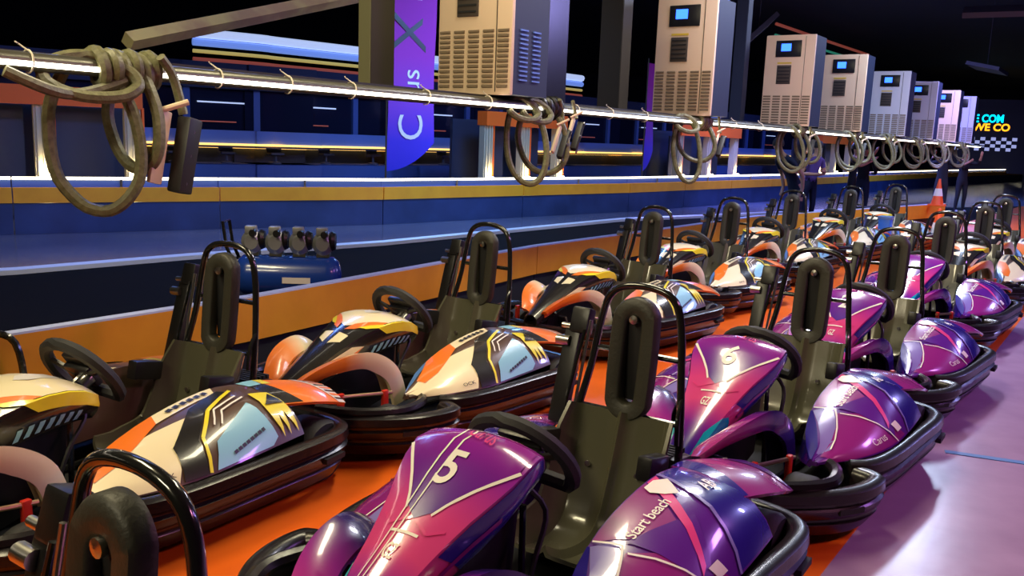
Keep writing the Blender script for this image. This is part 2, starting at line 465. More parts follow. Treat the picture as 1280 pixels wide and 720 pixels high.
FAR = [Vector((-15.5, 6.6, 0)), Vector((-7.1, 12.45, 0)), Vector((-2.35, 15.8, 0)), Vector((2.7, 20.9, 0)), Vector((9.5, 29.2, 0)), Vector((16.4, 38.4, 0)), Vector((22.0, 45.8, 0)), Vector((33.9, 60, 0)), Vector((40, 67, 0))]
fb = thing('track_barrier', 'long blue board barrier with orange cap and white light line on far track side', 'barrier', (-2.35, 15.8, 0))
for a, b in run_points(FAR, 2.9):
    d = (b-a).normalized(); back = Vector((-d.y, d.x, 0)); L = (b-a).length - .02
    o0 = W2L(fb, a)
    MB().prism([(0, .45), (L, .45), (L, .67), (0, .67)], .06, 'orange_cap', o0, d, Vector((0, 0, 1)), back).build('orange_cap_board', fb)
    MB().prism([(0, 0), (L, 0), (L, .445), (0, .445)], .04, 'blue_board', o0 + back*.02, d, Vector((0, 0, 1)), back).build('blue_board', fb)
    MB().prism([(0, .66), (L, .66), (L, .80), (0, .80)], .02, 'wall_blue', o0 + back*.09, d, Vector((0, 0, 1)), back).build('back_panel', fb)
    MB().tube([o0 + back*.06 + Vector((0, 0, .80)), o0 + d*L + back*.06 + Vector((0, 0, .80))], .022, 'led_white_far', 6).build('light_strip', fb)
    MB().box(o0 + d*(L*.5) + back*.06 + Vector((0, 0, .73)), (.03, .03, .14), 'steel').build('strip_post', fb)

# ------------------------------------------------------------------ karts
def lerp_tab(xs, ys, x):
    if x <= xs[0]: i = 0
    elif x >= xs[-1]: i = len(xs)-2
    else: i = max(k for k in range(len(xs)-1) if xs[k] <= x)
    t = (x-xs[i])/(xs[i+1]-xs[i]); return ys[i]+(ys[i+1]-ys[i])*t
def smooth_tab(xs, ys, x):
    x = min(max(x, xs[0]), xs[-1]); i = min(max(k for k in range(len(xs)) if xs[k] <= x), len(xs)-2)
    h = xs[i+1]-xs[i]; t = (x-xs[i])/h
    def sl(k):
        if k == 0: return (ys[1]-ys[0])/(xs[1]-xs[0])
        if k == len(xs)-1: return (ys[-1]-ys[-2])/(xs[-1]-xs[-2])
        return (ys[k+1]-ys[k-1])/(xs[k+1]-xs[k-1])
    m0, m1 = sl(i)*h, sl(i+1)*h
    return (2*t**3-3*t*t+1)*ys[i]+(t**3-2*t*t+t)*m0+(-2*t**3+3*t*t)*ys[i+1]+(t**3-t*t)*m1

# hood: u 0 (under the wheel) .. 1 (tip), v -1 (right) .. 1 (left)
HX = [.36, .45, .56, .70, .85, 1.0, 1.13]
HZ = [.715, .735, .685, .600, .505, .412, .325]
HZ_LOW = [.585, .630, .638, .590, .505, .415, .325]
HW = [.180, .21, .200, .145, .105, .082, .058]
HD = [.10, .13, .15, .15, .13, .11, .08]
VC = .64
def hood(u, v, HZ=HZ, x0=.36, ln=.77):
    x = .36 + .77*u
    zt, hw, sd = smooth_tab(HX, HZ, x), smooth_tab(HX, HW, x), smooth_tab(HX, HD, x)
    x = x0 + ln*u
    a = abs(v); s = 1 if v >= 0 else -1
    if a <= VC:
        k = a/VC; return Vector((x, s*hw*k, zt - .030*k**2.2))
    k = (a-VC)/(1-VC)
    return Vector((x + .0*k, s*(hw - .045*k*k*(hw/.2) + .012*math.sin(k*math.pi)), zt - .030 - sd*k))
HU = [i/12 for i in range(13)]
HV = [-1, -.88, -.76, -VC, -.48, -.32, -.16, 0, .16, .32, .48, VC, .76, .88, 1]
UC = HU[1:-1]; VCUT = HV[1:-1]

PX = [-.40, -.25, -.05, .20, .45, .62]
PI_ = [(.27, .20), (.27, .20), (.27, .20), (.27, .20), (.31, .22), (.40, .255)]
PR = [(.31, .465), (.30, .49), (.29, .475), (.29, .42), (.335, .345), (.412, .275)]
PS = [(.53, .43), (.53, .455), (.52, .445), (.50, .40), (.465, .335), (.425, .275)]
PO = [(.66, .295), (.668, .295), (.67, .29), (.655, .28), (.575, .275), (.44, .262)]
def pod(side):
    def S(u, v):
        x = .62 - 1.02*u
        g = lambda tab, k: smooth_tab(PX, [q[k] for q in tab], x)
        a, b, c, d = [(g(t, 0), g(t, 1)) for t in (PI_, PR, PS, PO)]
        if v < .12: k = v/.12; p, q = a, b
        elif v < .55: k = (v-.12)/.43; p, q = b, c
        else: k = (v-.55)/.45; p, q = c, d
        y, z = p[0]+(q[0]-p[0])*k, p[1]+(q[1]-p[1])*k
        if .12 <= v < .55: z += .012*math.sin(k*math.pi)
        if v >= .55: y += .018*math.sin(k*math.pi); z += .010*math.sin(k*math.pi)
        return Vector((x, side*y, z))
    return S
PU = [i/12 for i in range(13)]; PV = [0, .12, .26, .40, .55, .70, .85, 1]
PUC = PU[1:-1]; PVC = PV[1:-1]
def fin(side):
    FX = [-.74, -.65, -.55, -.44, -.36]
    ZI = [.415, .437, .455, .468, .468]; YI = [.41, .37, .33, .29, .28]; YO = [.62, .63, .62, .585, .55]; ZO = [.345, .375, .40, .415, .42]
    def S(u, v):
        x = -.36 - .38*u
        g = lambda t: smooth_tab(FX, t, x)
        yi, yo, zi, zo = g(YI), g(YO), g(ZI), g(ZO)
        return Vector((x, side*(yi+(yo-yi)*v), zi+(zo-zi)*v + .022*math.sin(v*math.pi)))
    return S
FEND = [(1.12, .11, .36), (1.02, .19, .445), (.90, .245, .495), (.76, .28, .51), (.64, .30, .465), (.545, .31, .375), (.49, .315, .22)]
def fender_rings(side):
    path = catmull(FEND, 4); rings = []
    ctr = Vector((.76, .30, .18))
    for i, p in enumerate(path):
        a = path[max(i-1, 0)]; b = path[min(i+1, len(path)-1)]
        tn = (b-a); tn.y = 0; tn.normalize()
        inw = Vector((tn.z, 0, -tn.x))
        if inw.dot(ctr - p) < 0: inw = -inw
        k = i/(len(path)-1)
        w = .045 + .055*min(1, k*1.6)
        tip = inw * w
        iy = min(.11, p.y - .04)
        q = [p, p + Vector((0, .012, 0)) + tip*.5, p + tip, p + tip - Vector((0, .02, 0)),
             p - Vector((0, iy*.5, 0)) + inw*.035, p - Vector((0, iy, 0)) + inw*.075, p - Vector((0, iy, 0)) + inw*.062, p - Vector((0, iy*.5, 0)) + inw*.014]
        rings.append([Vector((c.x, side*c.y, c.z)) for c in q])
    return rings

def seatS(u, v):
    SX = [0, .17, .38, .52, .68, .85, 1]
    x = smooth_tab(SX, [.05, -.08, -.26, -.36, -.425, -.475, -.515], u)
    z = smooth_tab(SX, [.20, .135, .115, .165, .30, .44, .575], u)
    hw = smooth_tab(SX, [.17, .19, .20, .205, .215, .225, .215], u)
    sd = smooth_tab(SX, [.05, .11, .15, .15, .12, .10, .05], u)
    a = abs(v); s = 1 if v >= 0 else -1
    if a < .62: y = hw*.80*a/.62; r = .0
    else: k = (a-.62)/.38; y = hw*(.80+.20*math.sin(k*math.pi/2)); r = sd*k**1.2
    r += max(0, .026*(1-a/.10))
    du = .01
    tx = smooth_tab(SX, [.05, -.08, -.26, -.36, -.425, -.475, -.515], min(u+du, 1)) - smooth_tab(SX, [.05, -.08, -.26, -.36, -.425, -.475, -.515], max(u-du, 0))
    tz = smooth_tab(SX, [.20, .135, .115, .165, .30, .44, .575], min(u+du, 1)) - smooth_tab(SX, [.20, .135, .115, .165, .30, .44, .575], max(u-du, 0))
    L = math.hypot(tx, tz); nx, nz = tz/L, -tx/L
    return Vector((x + nx*r, s*y, z + nz*r))

def bumper(path, prof):
    path = catmull([(a, b, 0) for a, b in path], 5); rings = []
    for i, p in enumerate(path):
        a = path[max(i-1, 0)]; b = path[min(i+1, len(path)-1)]
        tn = (b-a).normalized(); out = Vector((tn.y, -tn.x, 0))
        rings.append([p + out*o + Vector((0, 0, z)) for o, z in prof])
    return rings
FB_H = [(1.14, 0), (1.13, .2), (1.06, .40), (.93, .56), (.79, .67), (.64, .72), (.51, .71), (.46, .60)]
RB_H = [(.52, .57), (.44, .655), (.22, .705), (-.2, .735), (-.46, .75), (-.61, .73), (-.71, .65), (-.755, .50), (-.775, .25), (-.78, 0)]
def mirror_path(h, rear):
    l = list(h)
    r = [(x, -y) for x, y in h]
    if not rear: full = list(reversed(r))[:-1] + l       # right -> front -> left
    else: full = l + list(reversed(r))[1:]               # left -> rear -> right
    return full
PROF = [(-.10, .075), (-.085, .245), (-.07, .272), (-.03, .282), (-.004, .266), (.0, .228), (-.016, .218), (-.018, .204), (-.004, .192), (-.018, .150), (-.032, .142), (-.034, .130), (-.026, .118), (-.065, .055)]
PROF_F = [(o, z*.93) for o, z in PROF]

KM = {}
def common_meshes():
    mb = MB(); mb.rings([[q for q in r] for r in bumper(list(reversed(mirror_path(FB_H, False))), [(-o, z) for o, z in PROF_F])], 'bumper_plastic')
    # orientation helper: outward must point away from the kart centre
    r0 = bumper(mirror_path(FB_H, False), PROF_F)
    mid = r0[len(r0)//2]
    flip = mid[5].x < mid[0].x
    mb = MB(); mb.rings(bumper(mirror_path(FB_H, False), [((-o if flip else o), z) for o, z in PROF_F]), 'bumper_plastic')
    KM['front_bumper'] = mb.mesh('front_bumper', 50)
    r0 = bumper(mirror_path(RB_H, True), PROF); mid = r0[len(r0)//2]; flip = mid[5].x > mid[0].x
    mb = MB(); mb.rings(bumper(mirror_path(RB_H, True), [((-o if flip else o), z) for o, z in PROF]), 'bumper_plastic')
    KM['rear_bumper'] = mb.mesh('rear_bumper', 50)
    for sd in (1, -1):
        for k, (x, y, a) in enumerate(((-.50, .752, sd*.02), (.79, .655, -sd*.52))):
            mb = MB(); mb.box((x, sd*(y-.008), .17), (.13, .03, .024), 'black_matte', Matrix.Rotation(a, 3, 'Z'))
            KM['slot%d%d' % (k, sd)] = mb.mesh('bumper_slot')
    mb = MB()
    pl = [(1.0, .30), (.88, .52), (.6, .60), (.2, .62), (-.3, .64), (-.62, .60), (-.70, .4)]
    pl = pl + [(x, -y) for x, y in reversed(pl)]
    mb.prism(pl, .03, 'black_matte', (0, 0, .06), Vector((1, 0, 0)), Vector((0, 1, 0)), Vector((0, 0, 1)))
    KM['floor_tray'] = mb.mesh('floor_tray')
    mb = MB()
    for s in (1, -1):
        mb.tube([(1.05, s*.12, .12), (.7, s*.22, .12), (.2, s*.25, .11), (-.5, s*.28, .12), (-.70, s*.36, .14)], .016, 'black_tube', 8, smooth=4)
    mb.tube([(.95, -.3, .13), (.95, .3, .13)], .016, 'black_tube'); mb.tube([(-.58, -.5, .15), (-.58, .5, .15)], .02, 'steel')
    KM['chassis'] = mb.mesh('chassis')
    for nm, r, w in (('front', .125, .13), ('rear', .15, .19)):
        h = w/2
        mb = MB(); mb.lathe([(r*.55, -h), (r*.9, -h), (r, -h*.7), (r, -h*.1), (r*.985, 0), (r, h*.1), (r, h*.7), (r*.9, h), (r*.55, h)], 'black_rubber', 'y', n=24)
        KM['tyre_'+nm] = mb.mesh('tyre')
        mb = MB(); mb.lathe([(r*.2, -h*.92), (r*.54, -h*.92), (r*.54, h*.92), (r*.2, h*.92)], 'steel', 'y', n=16)
        KM['rim_'+nm] = mb.mesh('rim')
    mb = MB(); us = [i/20 for i in range(21)]; vs = [-1, -.9, -.8, -.7, -.62, -.45, -.25, -.1, -.05, 0, .05, .1, .25, .45, .62, .7, .8, .9, 1]
    mb.shell(seatS, us, vs, 'seat_shell', -.014 if nrm(seatS, .3, .3).z < 0 else .014)
    KM['seat'] = mb.mesh('seat', 45)
    mb = MB()
    for s in (1, -1):
        mb.lathe([(.0, 0), (.012, 0), (.012, .008), (0, .010)], 'steel', 'x', (-.44, s*.11, .36), 10)
    KM['seat_bolt'] = mb.mesh('seat_bolt')
    # roll hoop and headrest
    mb = MB()
    mb.tube([(-.50, .235, .30), (-.53, .235, .48), (-.585, .20, .72), (-.61, .175, .92), (-.615, .14, 1.025), (-.615, .06, 1.065), (-.615, -.06, 1.065), (-.615, -.14, 1.025), (-.61, -.175, .92), (-.585, -.20, .72), (-.53, -.235, .48), (-.50, -.235, .30)], .0155, 'black_tube', 10, smooth=4)
    KM['roll_hoop'] = mb.mesh('roll_hoop')
    mb = MB(); mb.tube([(-.60, -.19, .80), (-.60, .19, .80)], .012, 'black_tube'); mb.tube([(-.55, -.225, .56), (-.55, .225, .56)], .012, 'black_tube')
    mb.tube([(-.57, .215, .66), (-.52, .225, .60), (-.49, .24, .50)], .010, 'black_tube', smooth=3)
    KM['cross_bar'] = mb.mesh('cross_bar')
    mb = MB(); rings = []; n = 40
    def stad(k, w, h):
        a = 2*math.pi*k/n; x, z = math.cos(a), math.sin(a)
        return Vector((0, w*x, (h-w)*(1 if z > 0 else -1)*min(1, abs(z)*4) + w*z))
    for k in range(n):
        o_, i_ = stad(k, .100, .245), stad(k, .034, .175)
        tilt = lambda p, dx: Vector((-.555 + dx - (p.z)*.11, p.y, .785 + p.z))
        mo, mi_ = o_.lerp(i_, .14), o_.lerp(i_, .86)
        rings.append([tilt(o_, -.022), tilt(o_, .014), tilt(mo, .026), tilt(mi_, .026), tilt(i_, .018), tilt(i_, -.022)])
    mb.rings(rings, 'headrest_foam', loop=True)
    KM['headrest'] = mb.mesh('headrest', 50)
    mb = MB(); mb.box((-.575, 0, .785), (.012, .075, .34), 'black_matte'); mb.lathe([(.0, 0), (.018, 0), (.018, .012), (0, .016)], 'steel', 'x', (-.555, 0, .945), 12)
    KM['headrest_plate'] = mb.mesh('headrest_plate')
    # belt stay on the right of the hoop
    mb = MB()
    R = Matrix.Rotation(math.radians(-17), 3, 'Y')
    mb.box((-.585, -.315, .655), (.05, .075, .40), 'black_plastic', R, .012)
    mb.box((-.645, -.285, .885), (.06, .085, .11), 'black_plastic', R, .012)
    KM['belt_stay'] = mb.mesh('belt_stay')
    mb = MB(); mb.lathe([(.0, -.03), (.022, -.03), (.022, .03), (0, .03)], 'steel', 'y', (-.60, -.345, .80), 12)
    mb.lathe([(.0, -.02), (.012, -.02), (.012, .02), (0, .02)], 'steel', 'y', (-.62, -.345, .86), 10)
    KM['stay_bolt'] = mb.mesh('stay_bolt')
    mb = MB(); mb.tube([(-.60, -.245, .86), (-.52, -.30, .46)], .008, 'black_tube'); mb.tube([(-.61, -.225, .90), (-.54, -.26, .44)], .007, 'steel')
    KM['stay_rod'] = mb.mesh('stay_rod')
    # steering
    R = Matrix.Rotation(math.radians(-56), 3, 'Y')
    wc = Vector((.20, 0, .60))
    def wp(a, r=.172, h=0):
        x, y = r*math.cos(a), r*1.08*math.sin(a)
        if x < -.10: x = -.10 - (x+.10)*.2
        return wc + R @ Vector((x, y, h))
    mb = MB(); mb.tube([wp(2*math.pi*k/28) for k in range(28)], .027, 'black_rubber', 8, closed=True)
    KM['steering_wheel'] = mb.mesh('steering_wheel')
    mb = MB()
    for a in (1.2, -1.2, math.pi): mb.tube([wp(a, .02, -.01), wp(a, .155)], .013, 'black_plastic', 6)
    mb.box(wc, (.10, .15, .035), 'black_plastic', R, .01)
    KM['wheel_hub'] = mb.mesh('wheel_hub')
    mb = MB(); mb.box(wc + R @ Vector((.06, 0, .025)), (.05, .17, .03), 'black_plastic', R, .008); mb.lathe([(0, -.02), (.03, -.02), (.03, .03), (0, .03)], 'steel', 'z', wc + R @ Vector((0, .05, -.04)), 12, R)
    KM['wheel_display'] = mb.mesh('wheel_display')
    mb = MB(); mb.tube([wc + Vector((.01, 0, -.01)), (.40, 0, .48), (.80, 0, .17)], .014, 'steel', 8)
    mb.tube([(.36, -.12, .12), (.34, -.10, .50), (.34, .10, .50), (.36, .12, .12)], .012, 'black_tube', 8)
    KM['steering_column'] = mb.mesh('steering_column')
    mb = MB()
    for a, b in (((.40, .62), (.1, .16)), ((.50, .60), (.1, .16))): pass
    mb.tube([(.38, .10, .60), (.32, .17, .50), (.42, .20, .38), (.5, .2, .2)], .009, 'cable_black', 6, smooth=4)
    mb.tube([(.38, -.10, .60), (.30, -.15, .48), (.40, -.22, .36), (.5, -.2, .2)], .009, 'cable_black', 6, smooth=4)
    KM['wiring'] = mb.mesh('wiring')
    for s in (1, -1):
        mb = MB(); mb.tube([(.98, s*.28, .315), (.66, s*.36, .29)], .010, 'brass_rod', 8); KM['guard_rod%d' % s] = mb.mesh('guard_rod')
        mb = MB(); mb.box((.95, s*.285, .21), (.035, .025, .24), 'red_paint', None, .006); KM['guard_post_a%d' % s] = mb.mesh('guard_post')
        mb = MB(); mb.box((.70, s*.35, .20), (.035, .025, .22), 'red_paint', None, .006); KM['guard_post_b%d' % s] = mb.mesh('guard_post')
        mb = MB(); mb.box((.86, s*.11, .22), (.02, .07, .16), 'red_paint' if s < 0 else 'steel', Matrix.Rotation(.4, 3, 'Y'), .006); KM['pedal%d' % s] = mb.mesh('pedal')
        # dark body side and rim between the fender and the side pod
        mb = MB(); mb.tube([(.52, s*.40, .27), (.60, s*.52, .26), (.80, s*.56, .265), (.98, s*.44, .27), (1.08, s*.25, .275)], .028, 'bumper_plastic', 8, smooth=4)
        KM['side_sill%d' % s] = mb.mesh('side_sill')
    mb = MB()
    R = Matrix.Rotation(math.radians(-8), 3, 'Y')
    mb.box((-.60, 0, .30), (.18, .46, .24), 'black_plastic', R, .03)
    for k in range(6): mb.box((-.665 + .026*k, 0, .424), (.012, .40, .02), 'black_matte')
    KM['motor_cover'] = mb.mesh('motor_cover')
    mb = MB(); mb.prism([(.32, .50), (.42, .56), (.60, .56), (.80, .44), (1.0, .33), (1.04, .24), (1.04, .10), (.62, .10), (.36, .16)], .14, 'black_plastic', (0, -.07, 0), Vector((1, 0, 0)), Vector((0, 0, 1)), Vector((0, 1, 0)))
    KM['nose_core'] = mb.mesh('nose_core')
common_meshes()

def livery_meshes(kind):
    D = {}
    purple = kind == 'purple'
    # hood
    mb = MB()
    hz = HZ if purple else HZ_LOW
    sgn = 1 if nrm(hood, .4, .2).z > 0 else -1
    Sh = (lambda u, v: hood(u, v*sgn, hz)) if purple else (lambda u, v: hood(u, v*sgn, hz, .27, .88))
    if purple:
        mb.shell(Sh, HU, HV, 'hood_fade', .012)
        mb.patch(Sh, [(.02, -.60), (.02, .60), (.20, .60), (.46, .20), (.50, 0), (.46, -.20), (.20, -.60)], 'hood_panel_fade', UC, VCUT, .0018)
        for s in (1, -1):
            mb.patch(Sh, [(.62, s*.99), (.62, s*.70), (.80, s*.46), (.99, s*.50), (.99, s*.99)], 'teal_paint', UC, VCUT, .0018)
            mb.patch(Sh, [(.02, s*.66), (.55, s*.66), (.42, s*.99), (.02, s*.99)], 'deep_blue_paint', UC, VCUT, .0018)
            mb.line(Sh, [(.20, s*.62), (.47, s*.21)], .012, 'print_white', UC, VCUT, .003, .35)
            mb.line(Sh, [(.50, s*.03), (.53, s*.34), (.49, s*.52)], .010, 'pink_paint', UC, VCUT, .003, .35)
            mb.line(Sh, [(.30, s*.80), (.55, s*.80)], .014, 'magenta_paint', UC, VCUT, .003, .35)
        # two small printed lines below the number
        mb.line(Sh, [(.555, -.24), (.548, .26)], .010, 'print_white', UC, VCUT, .003, .35)
        mb.text(lambda x, y: Sh(.625 - y*.075, x*.16) + nrm(Sh, .62, 0)*.004, 'GZ', 'print_white', .02)
        mb.text(lambda x, y: Sh(.10 - y*.14 + x*.012, .05 + x*.14) + nrm(Sh, .12, 0)*.004, 'Carus', 'pink_paint')
    else:
        mb.shell(Sh, HU, HV, 'livery_black', .012)
        mb.patch(Sh, [(.0, -.60), (.0, .60), (.30, .60), (.40, .30), (.44, 0), (.40, -.30), (.30, -.60)], 'cream_paint', UC, VCUT, .0018)
        for s in (1, -1):
            mb.patch(Sh, [(.40, s*.20), (.27, s*.60), (.34, s*.60), (.44, s*.34), (.47, s*.12)], 'orange_paint_kart', UC, VCUT, .0030)
            mb.patch(Sh, [(.0, s*.62), (.30, s*.62), (.42, s*.36), (.40, s*.52), (.30, s*.74), (.0, s*.80)], 'yellow_paint', UC, VCUT, .0036)
            mb.patch(Sh, [(.44, s*.78), (.52, s*.70), (.92, s*.66), (.92, s*.78), (.60, s*.93)], 'orange_paint_kart', UC, VCUT, .0022)
            mb.patch(Sh, [(.44, s*.78), (.52, s*.70), (.68, s*.68), (.62, s*.82)], 'cream_paint', UC, VCUT, .0032)
            for k in range(7):
                u0 = .10 + .042*k
                mb.patch(Sh, [(u0, s*.84), (u0+.022, s*.84), (u0+.030, s*.96), (u0+.008, s*.96)], 'sky_paint', UC, VCUT, .0030)
            mb.patch(Sh, [(.50, s*.10), (.50, s*.42), (.56, s*.42), (.60, s*.10)], 'cream_paint', UC, VCUT, .0026)
        mb.patch(Sh, [(.05, -.16), (.05, .16), (.22, .14), (.26, 0), (.22, -.14)], 'white_paint', UC, VCUT, .0036)  # highlight on the hood top painted as a white patch
    D['hood'] = mb.mesh('hood', 30)
    D['Sh'] = Sh
    for s in (1, -1):
        mb = MB()
        rg = fender_rings(s)
        if s > 0: rg = [list(reversed(r)) for r in rg]
        mb.rings(rg, 'fender_shaded_fade' if purple else 'fender_orange_fade')
        D['fender%d' % s] = mb.mesh('fender', 45)
        S0 = pod(s)
        S = S0
        flip = nrm(S0, .5, .35).z < 0
        if flip:
            offs = -1
        else: offs = 1
        us, vs = PU, PV
        mb = MB()
        mb.shell(S, us, vs, 'violet_paint' if purple else 'brown_paint', .02*offs)
        e = .0018*offs
        def pt(poly, m_, k=1): mb.patch(S, poly, m_, PUC, PVC, e*k)
        def ln(p, w, m_, k=2): mb.line(S, p, w, m_, PUC, PVC, e*k, .45)
        if purple:
            pt([(0, .02), (0, .5), (.16, .30), (.34, .14), (.34, .02)], 'deep_blue_paint')
            pt([(.02, .50), (.34, .14), (.40, .30), (.10, .62)], 'lilac_paint')  # pale facet paints the highlight at the pod's front
            pt([(.06, .98), (.04, .60), (.36, .38), (.62, .98)], 'magenta_paint')
            pt([(.36, .13), (.72, .13), (.58, .50), (.42, .34)], 'magenta_paint')
            pt([(.40, .34), (.66, .52), (.50, .92), (.46, .86)], 'violet_paint', 2)
            pt([(.72, .14), (.78, .14), (.52, .78), (.48, .82)], 'pink_paint', 3)
            pt([(.80, .14), (.99, .14), (.99, .98), (.68, .98), (.74, .55)], 'deep_blue_paint')
            ln([(.80, .13), (.74, .55), (.67, .99)], .016, 'lilac_paint', 3)
            ln([(.36, .40), (.44, .72), (.50, .98)], .008, 'print_white', 4)
            ln([(.36, .14), (.38, .34), (.10, .62)], .008, 'print_white', 4)
            tx = lambda u0, v0, su, sv: (lambda x, y: S(u0 + x*su, v0 - y*sv) + nrm(S, u0, v0)*(.006*offs))
            if s > 0:
                mb.text(tx(.54, .34, .052, .105), 'Start beach', 'print_white', .01)
                mb.text(tx(.86, .42, .06, .13), 'AB', 'print_white', .02)
                mb.text(tx(.36, .86, .05, .13), 'Carus', 'print_white')
                pt([(.52, .80), (.58, .80), (.60, .90), (.54, .90)], 'print_white', 4)
                pt([(.68, .16), (.74, .16), (.78, .22), (.72, .36), (.68, .30), (.66, .22)], 'print_white', 4)
        else:
            pt([(0, .02), (0, .30), (.22, .20), (.34, .13), (.34, .02)], 'steel_blue_paint')
            pt([(.04, .98), (0, .45), (.20, .30), (.58, .40), (.42, .62), (.34, .98)], 'cream_paint')
            pt([(.10, .34), (.28, .13), (.50, .13), (.46, .28), (.22, .48), (.12, .52)], 'orange_paint_kart', 2)
            pt([(.50, .13), (.80, .13), (.76, .26), (.46, .28)], 'cream_paint', 2)
            pt([(.36, .98), (.40, .62), (.60, .32), (.78, .24), (.80, .30), (.62, .44), (.50, .66), (.46, .98)], 'livery_black', 3)
            ln([(.47, .98), (.52, .66), (.64, .44), (.82, .30)], .014, 'yellow_paint', 4)
            pt([(.50, .98), (.56, .74), (.80, .52), (.82, .60), (.84, .92), (.80, .98)], 'sky_paint', 3)
            ln([(.60, .60), (.66, .46), (.80, .40)], .007, 'print_white', 4)
            ln([(.63, .62), (.68, .50), (.82, .44)], .007, 'print_white', 4)
            pt([(.86, .42), (.97, .42), (.99, .62), (.97, .95), (.94, .70), (.92, .95), (.90, .72), (.88, .95), (.86, .72)], 'yellow_paint', 3)
            pt([(.87, .60), (.95, .46), (.98, .60)], 'livery_black', 5)
            tx = lambda u0, v0, su, sv: (lambda x, y: S(u0 + x*su, v0 - y*sv) + nrm(S, u0, v0)*(.006*offs))
            if s > 0:
                [ln([(.54 + .035*q, .215), (.565 + .035*q, .205)], .022, 'print_dark', 5) for q in range(6)]
                [ln([(.60 + .024*q, .90 - .012*q), (.618 + .024*q, .89 - .012*q)], .014, 'print_dark', 5) for q in range(8)]
                mb.text(tx(.30, .88, .036, .08), 'OCK', 'print_dark')
        # closed back
        back = [S(1, v) for v in vs] + [Vector((-.40, s*.64, .12)), Vector((-.40, s*.27, .12))]
        mb.add(back, [tuple(range(len(back)))], 'black_plastic')
        D['pod%d' % s] = mb.mesh('side_pod', 30)
        SF = fin(s); fo = 1 if nrm(SF, .5, .5).z > 0 else -1
        mb = MB(); fu = [i/8 for i in range(9)]; fv = [i/8 for i in range(9)]
        mb.shell(SF, fu, fv, 'magenta_paint' if purple else 'orange_paint_kart', .014*fo)
        if purple:
            mb.patch(SF, [(.02, .0), (.30, .0), (.10, .98), (.02, .98)], 'deep_blue_paint', fu[1:-1], fv[1:-1], .002*fo)
            mb.patch(SF, [(.72, .05), (.98, .05), (.98, .98), (.88, .98)], 'violet_paint', fu[1:-1], fv[1:-1], .002*fo)
        else:
            mb.patch(SF, [(.0, .0), (.14, .0), (.30, .98), (.0, .98)], 'livery_black', fu[1:-1], fv[1:-1], .002*fo)
            mb.patch(SF, [(.70, .0), (1, .0), (1, 1), (.84, 1)], 'white_paint', fu[1:-1], fv[1:-1], .002*fo)
            for k in range(8):
                v0 = .06 + .115*k
                mb.patch(SF, [(.76 + .1*v0, v0), (1, v0), (1, v0+.055), (.76 + .1*v0, v0+.055)], 'livery_black' if k % 2 else 'orange_paint_kart', fu[1:-1], fv[1:-1], .0035*fo)
            mb.patch(SF, [(.0, .02), (.24, .02), (.16, .34), (.0, .34)], 'sky_paint', fu[1:-1], fv[1:-1], .0035*fo)
            mb.patch(SF, [(.24, .02), (.34, .02), (.28, .34), (.18, .34)], 'yellow_paint', fu[1:-1], fv[1:-1], .0035*fo)
        D['fin%d' % s] = mb.mesh('rear_fin', 45)
        mb = MB()
        mb.box((-.30, s*.235, .47), (.16, .06, .09), 'black_plastic', Matrix.Rotation(-.2, 3, 'Y'), .012)
        D['grip%d' % s] = mb.mesh('battery_grip')
    return D
LIV = {'purple': livery_meshes('purple'), 'multi': livery_meshes('multi')}

def number_mesh(txt):
    Sh = LIV['purple']['Sh']; mb = MB()
    sc_u, sc_v = .205, .50
    mb.text(lambda x, y: Sh(.295 - y*sc_u, x*sc_v) + nrm(Sh, .295, 0)*.005, txt, 'print_white', .015)
    return mb.mesh('race_number')
def kart(loc, deg, kind, label, number=None, group=None):
    t_ = thing('go_kart', label, 'go-kart', (loc[0], loc[1], 0), math.radians(deg), group)
    D = LIV[kind]
    fb_ = obj('front_bumper', KM['front_bumper'], t_); rb = obj('rear_bumper', KM['rear_bumper'], t_)
    for s in (1, -1): obj('bumper_slot', KM['slot0%d' % s], rb); obj('bumper_slot', KM['slot1%d' % s], fb_)
    for nm in ('floor_tray', 'chassis', 'motor_cover', 'nose_core', 'steering_column', 'wiring'): obj(nm, KM[nm], t_)
    for nm, x, y in (('front', .74, .43), ('rear', -.58, .54)):
        for s in (1, -1):
            w = obj('wheel', KM['tyre_'+nm], t_); w.location = (x, s*y, .125 if nm == 'front' else .15)
            obj('rim', KM['rim_'+nm], w)
    st = obj('seat', KM['seat'], t_); obj('seat_bolt', KM['seat_bolt'], st)
    rh = obj('roll_hoop', KM['roll_hoop'], t_); obj('cross_bar', KM['cross_bar'], rh)
    hd = obj('headrest', KM['headrest'], t_); obj('headrest_plate', KM['headrest_plate'], hd)
    bs = obj('belt_stay', KM['belt_stay'], t_); obj('stay_bolt', KM['stay_bolt'], bs); obj('stay_rod', KM['stay_rod'], bs)
    sw = obj('steering_wheel', KM['steering_wheel'], t_); obj('wheel_hub', KM['wheel_hub'], sw); obj('wheel_display', KM['wheel_display'], sw)
    h = obj('hood', D['hood'], t_)
    if number == '5':
        mb = MB(); Sh = D['Sh']
        for v0 in (-.16, -.27): mb.line(Sh, [(.01, v0 + .10), (.93, v0)], .007, 'print_white', UC, VCUT, .004, .35)
        mb.build('hood_stripe', h)
    if number: obj('race_number', number_mesh(number), h)['label'] = 'white race number %s' % number
    for s in (1, -1):
        obj('fender', D['fender%d' % s], t_)
        p_ = obj('side_pod', D['pod%d' % s], t_); obj('battery_grip', D['grip%d' % s], p_)
        obj('rear_fin', D['fin%d' % s], t_)
        obj('side_sill', KM['side_sill%d' % s], t_)
        g = obj('guard_rod', KM['guard_rod%d' % s], t_)
        obj('guard_post', KM['guard_post_a%d' % s], g); obj('guard_post', KM['guard_post_b%d' % s], g)
        obj('pedal', KM['pedal%d' % s], t_)
    return t_
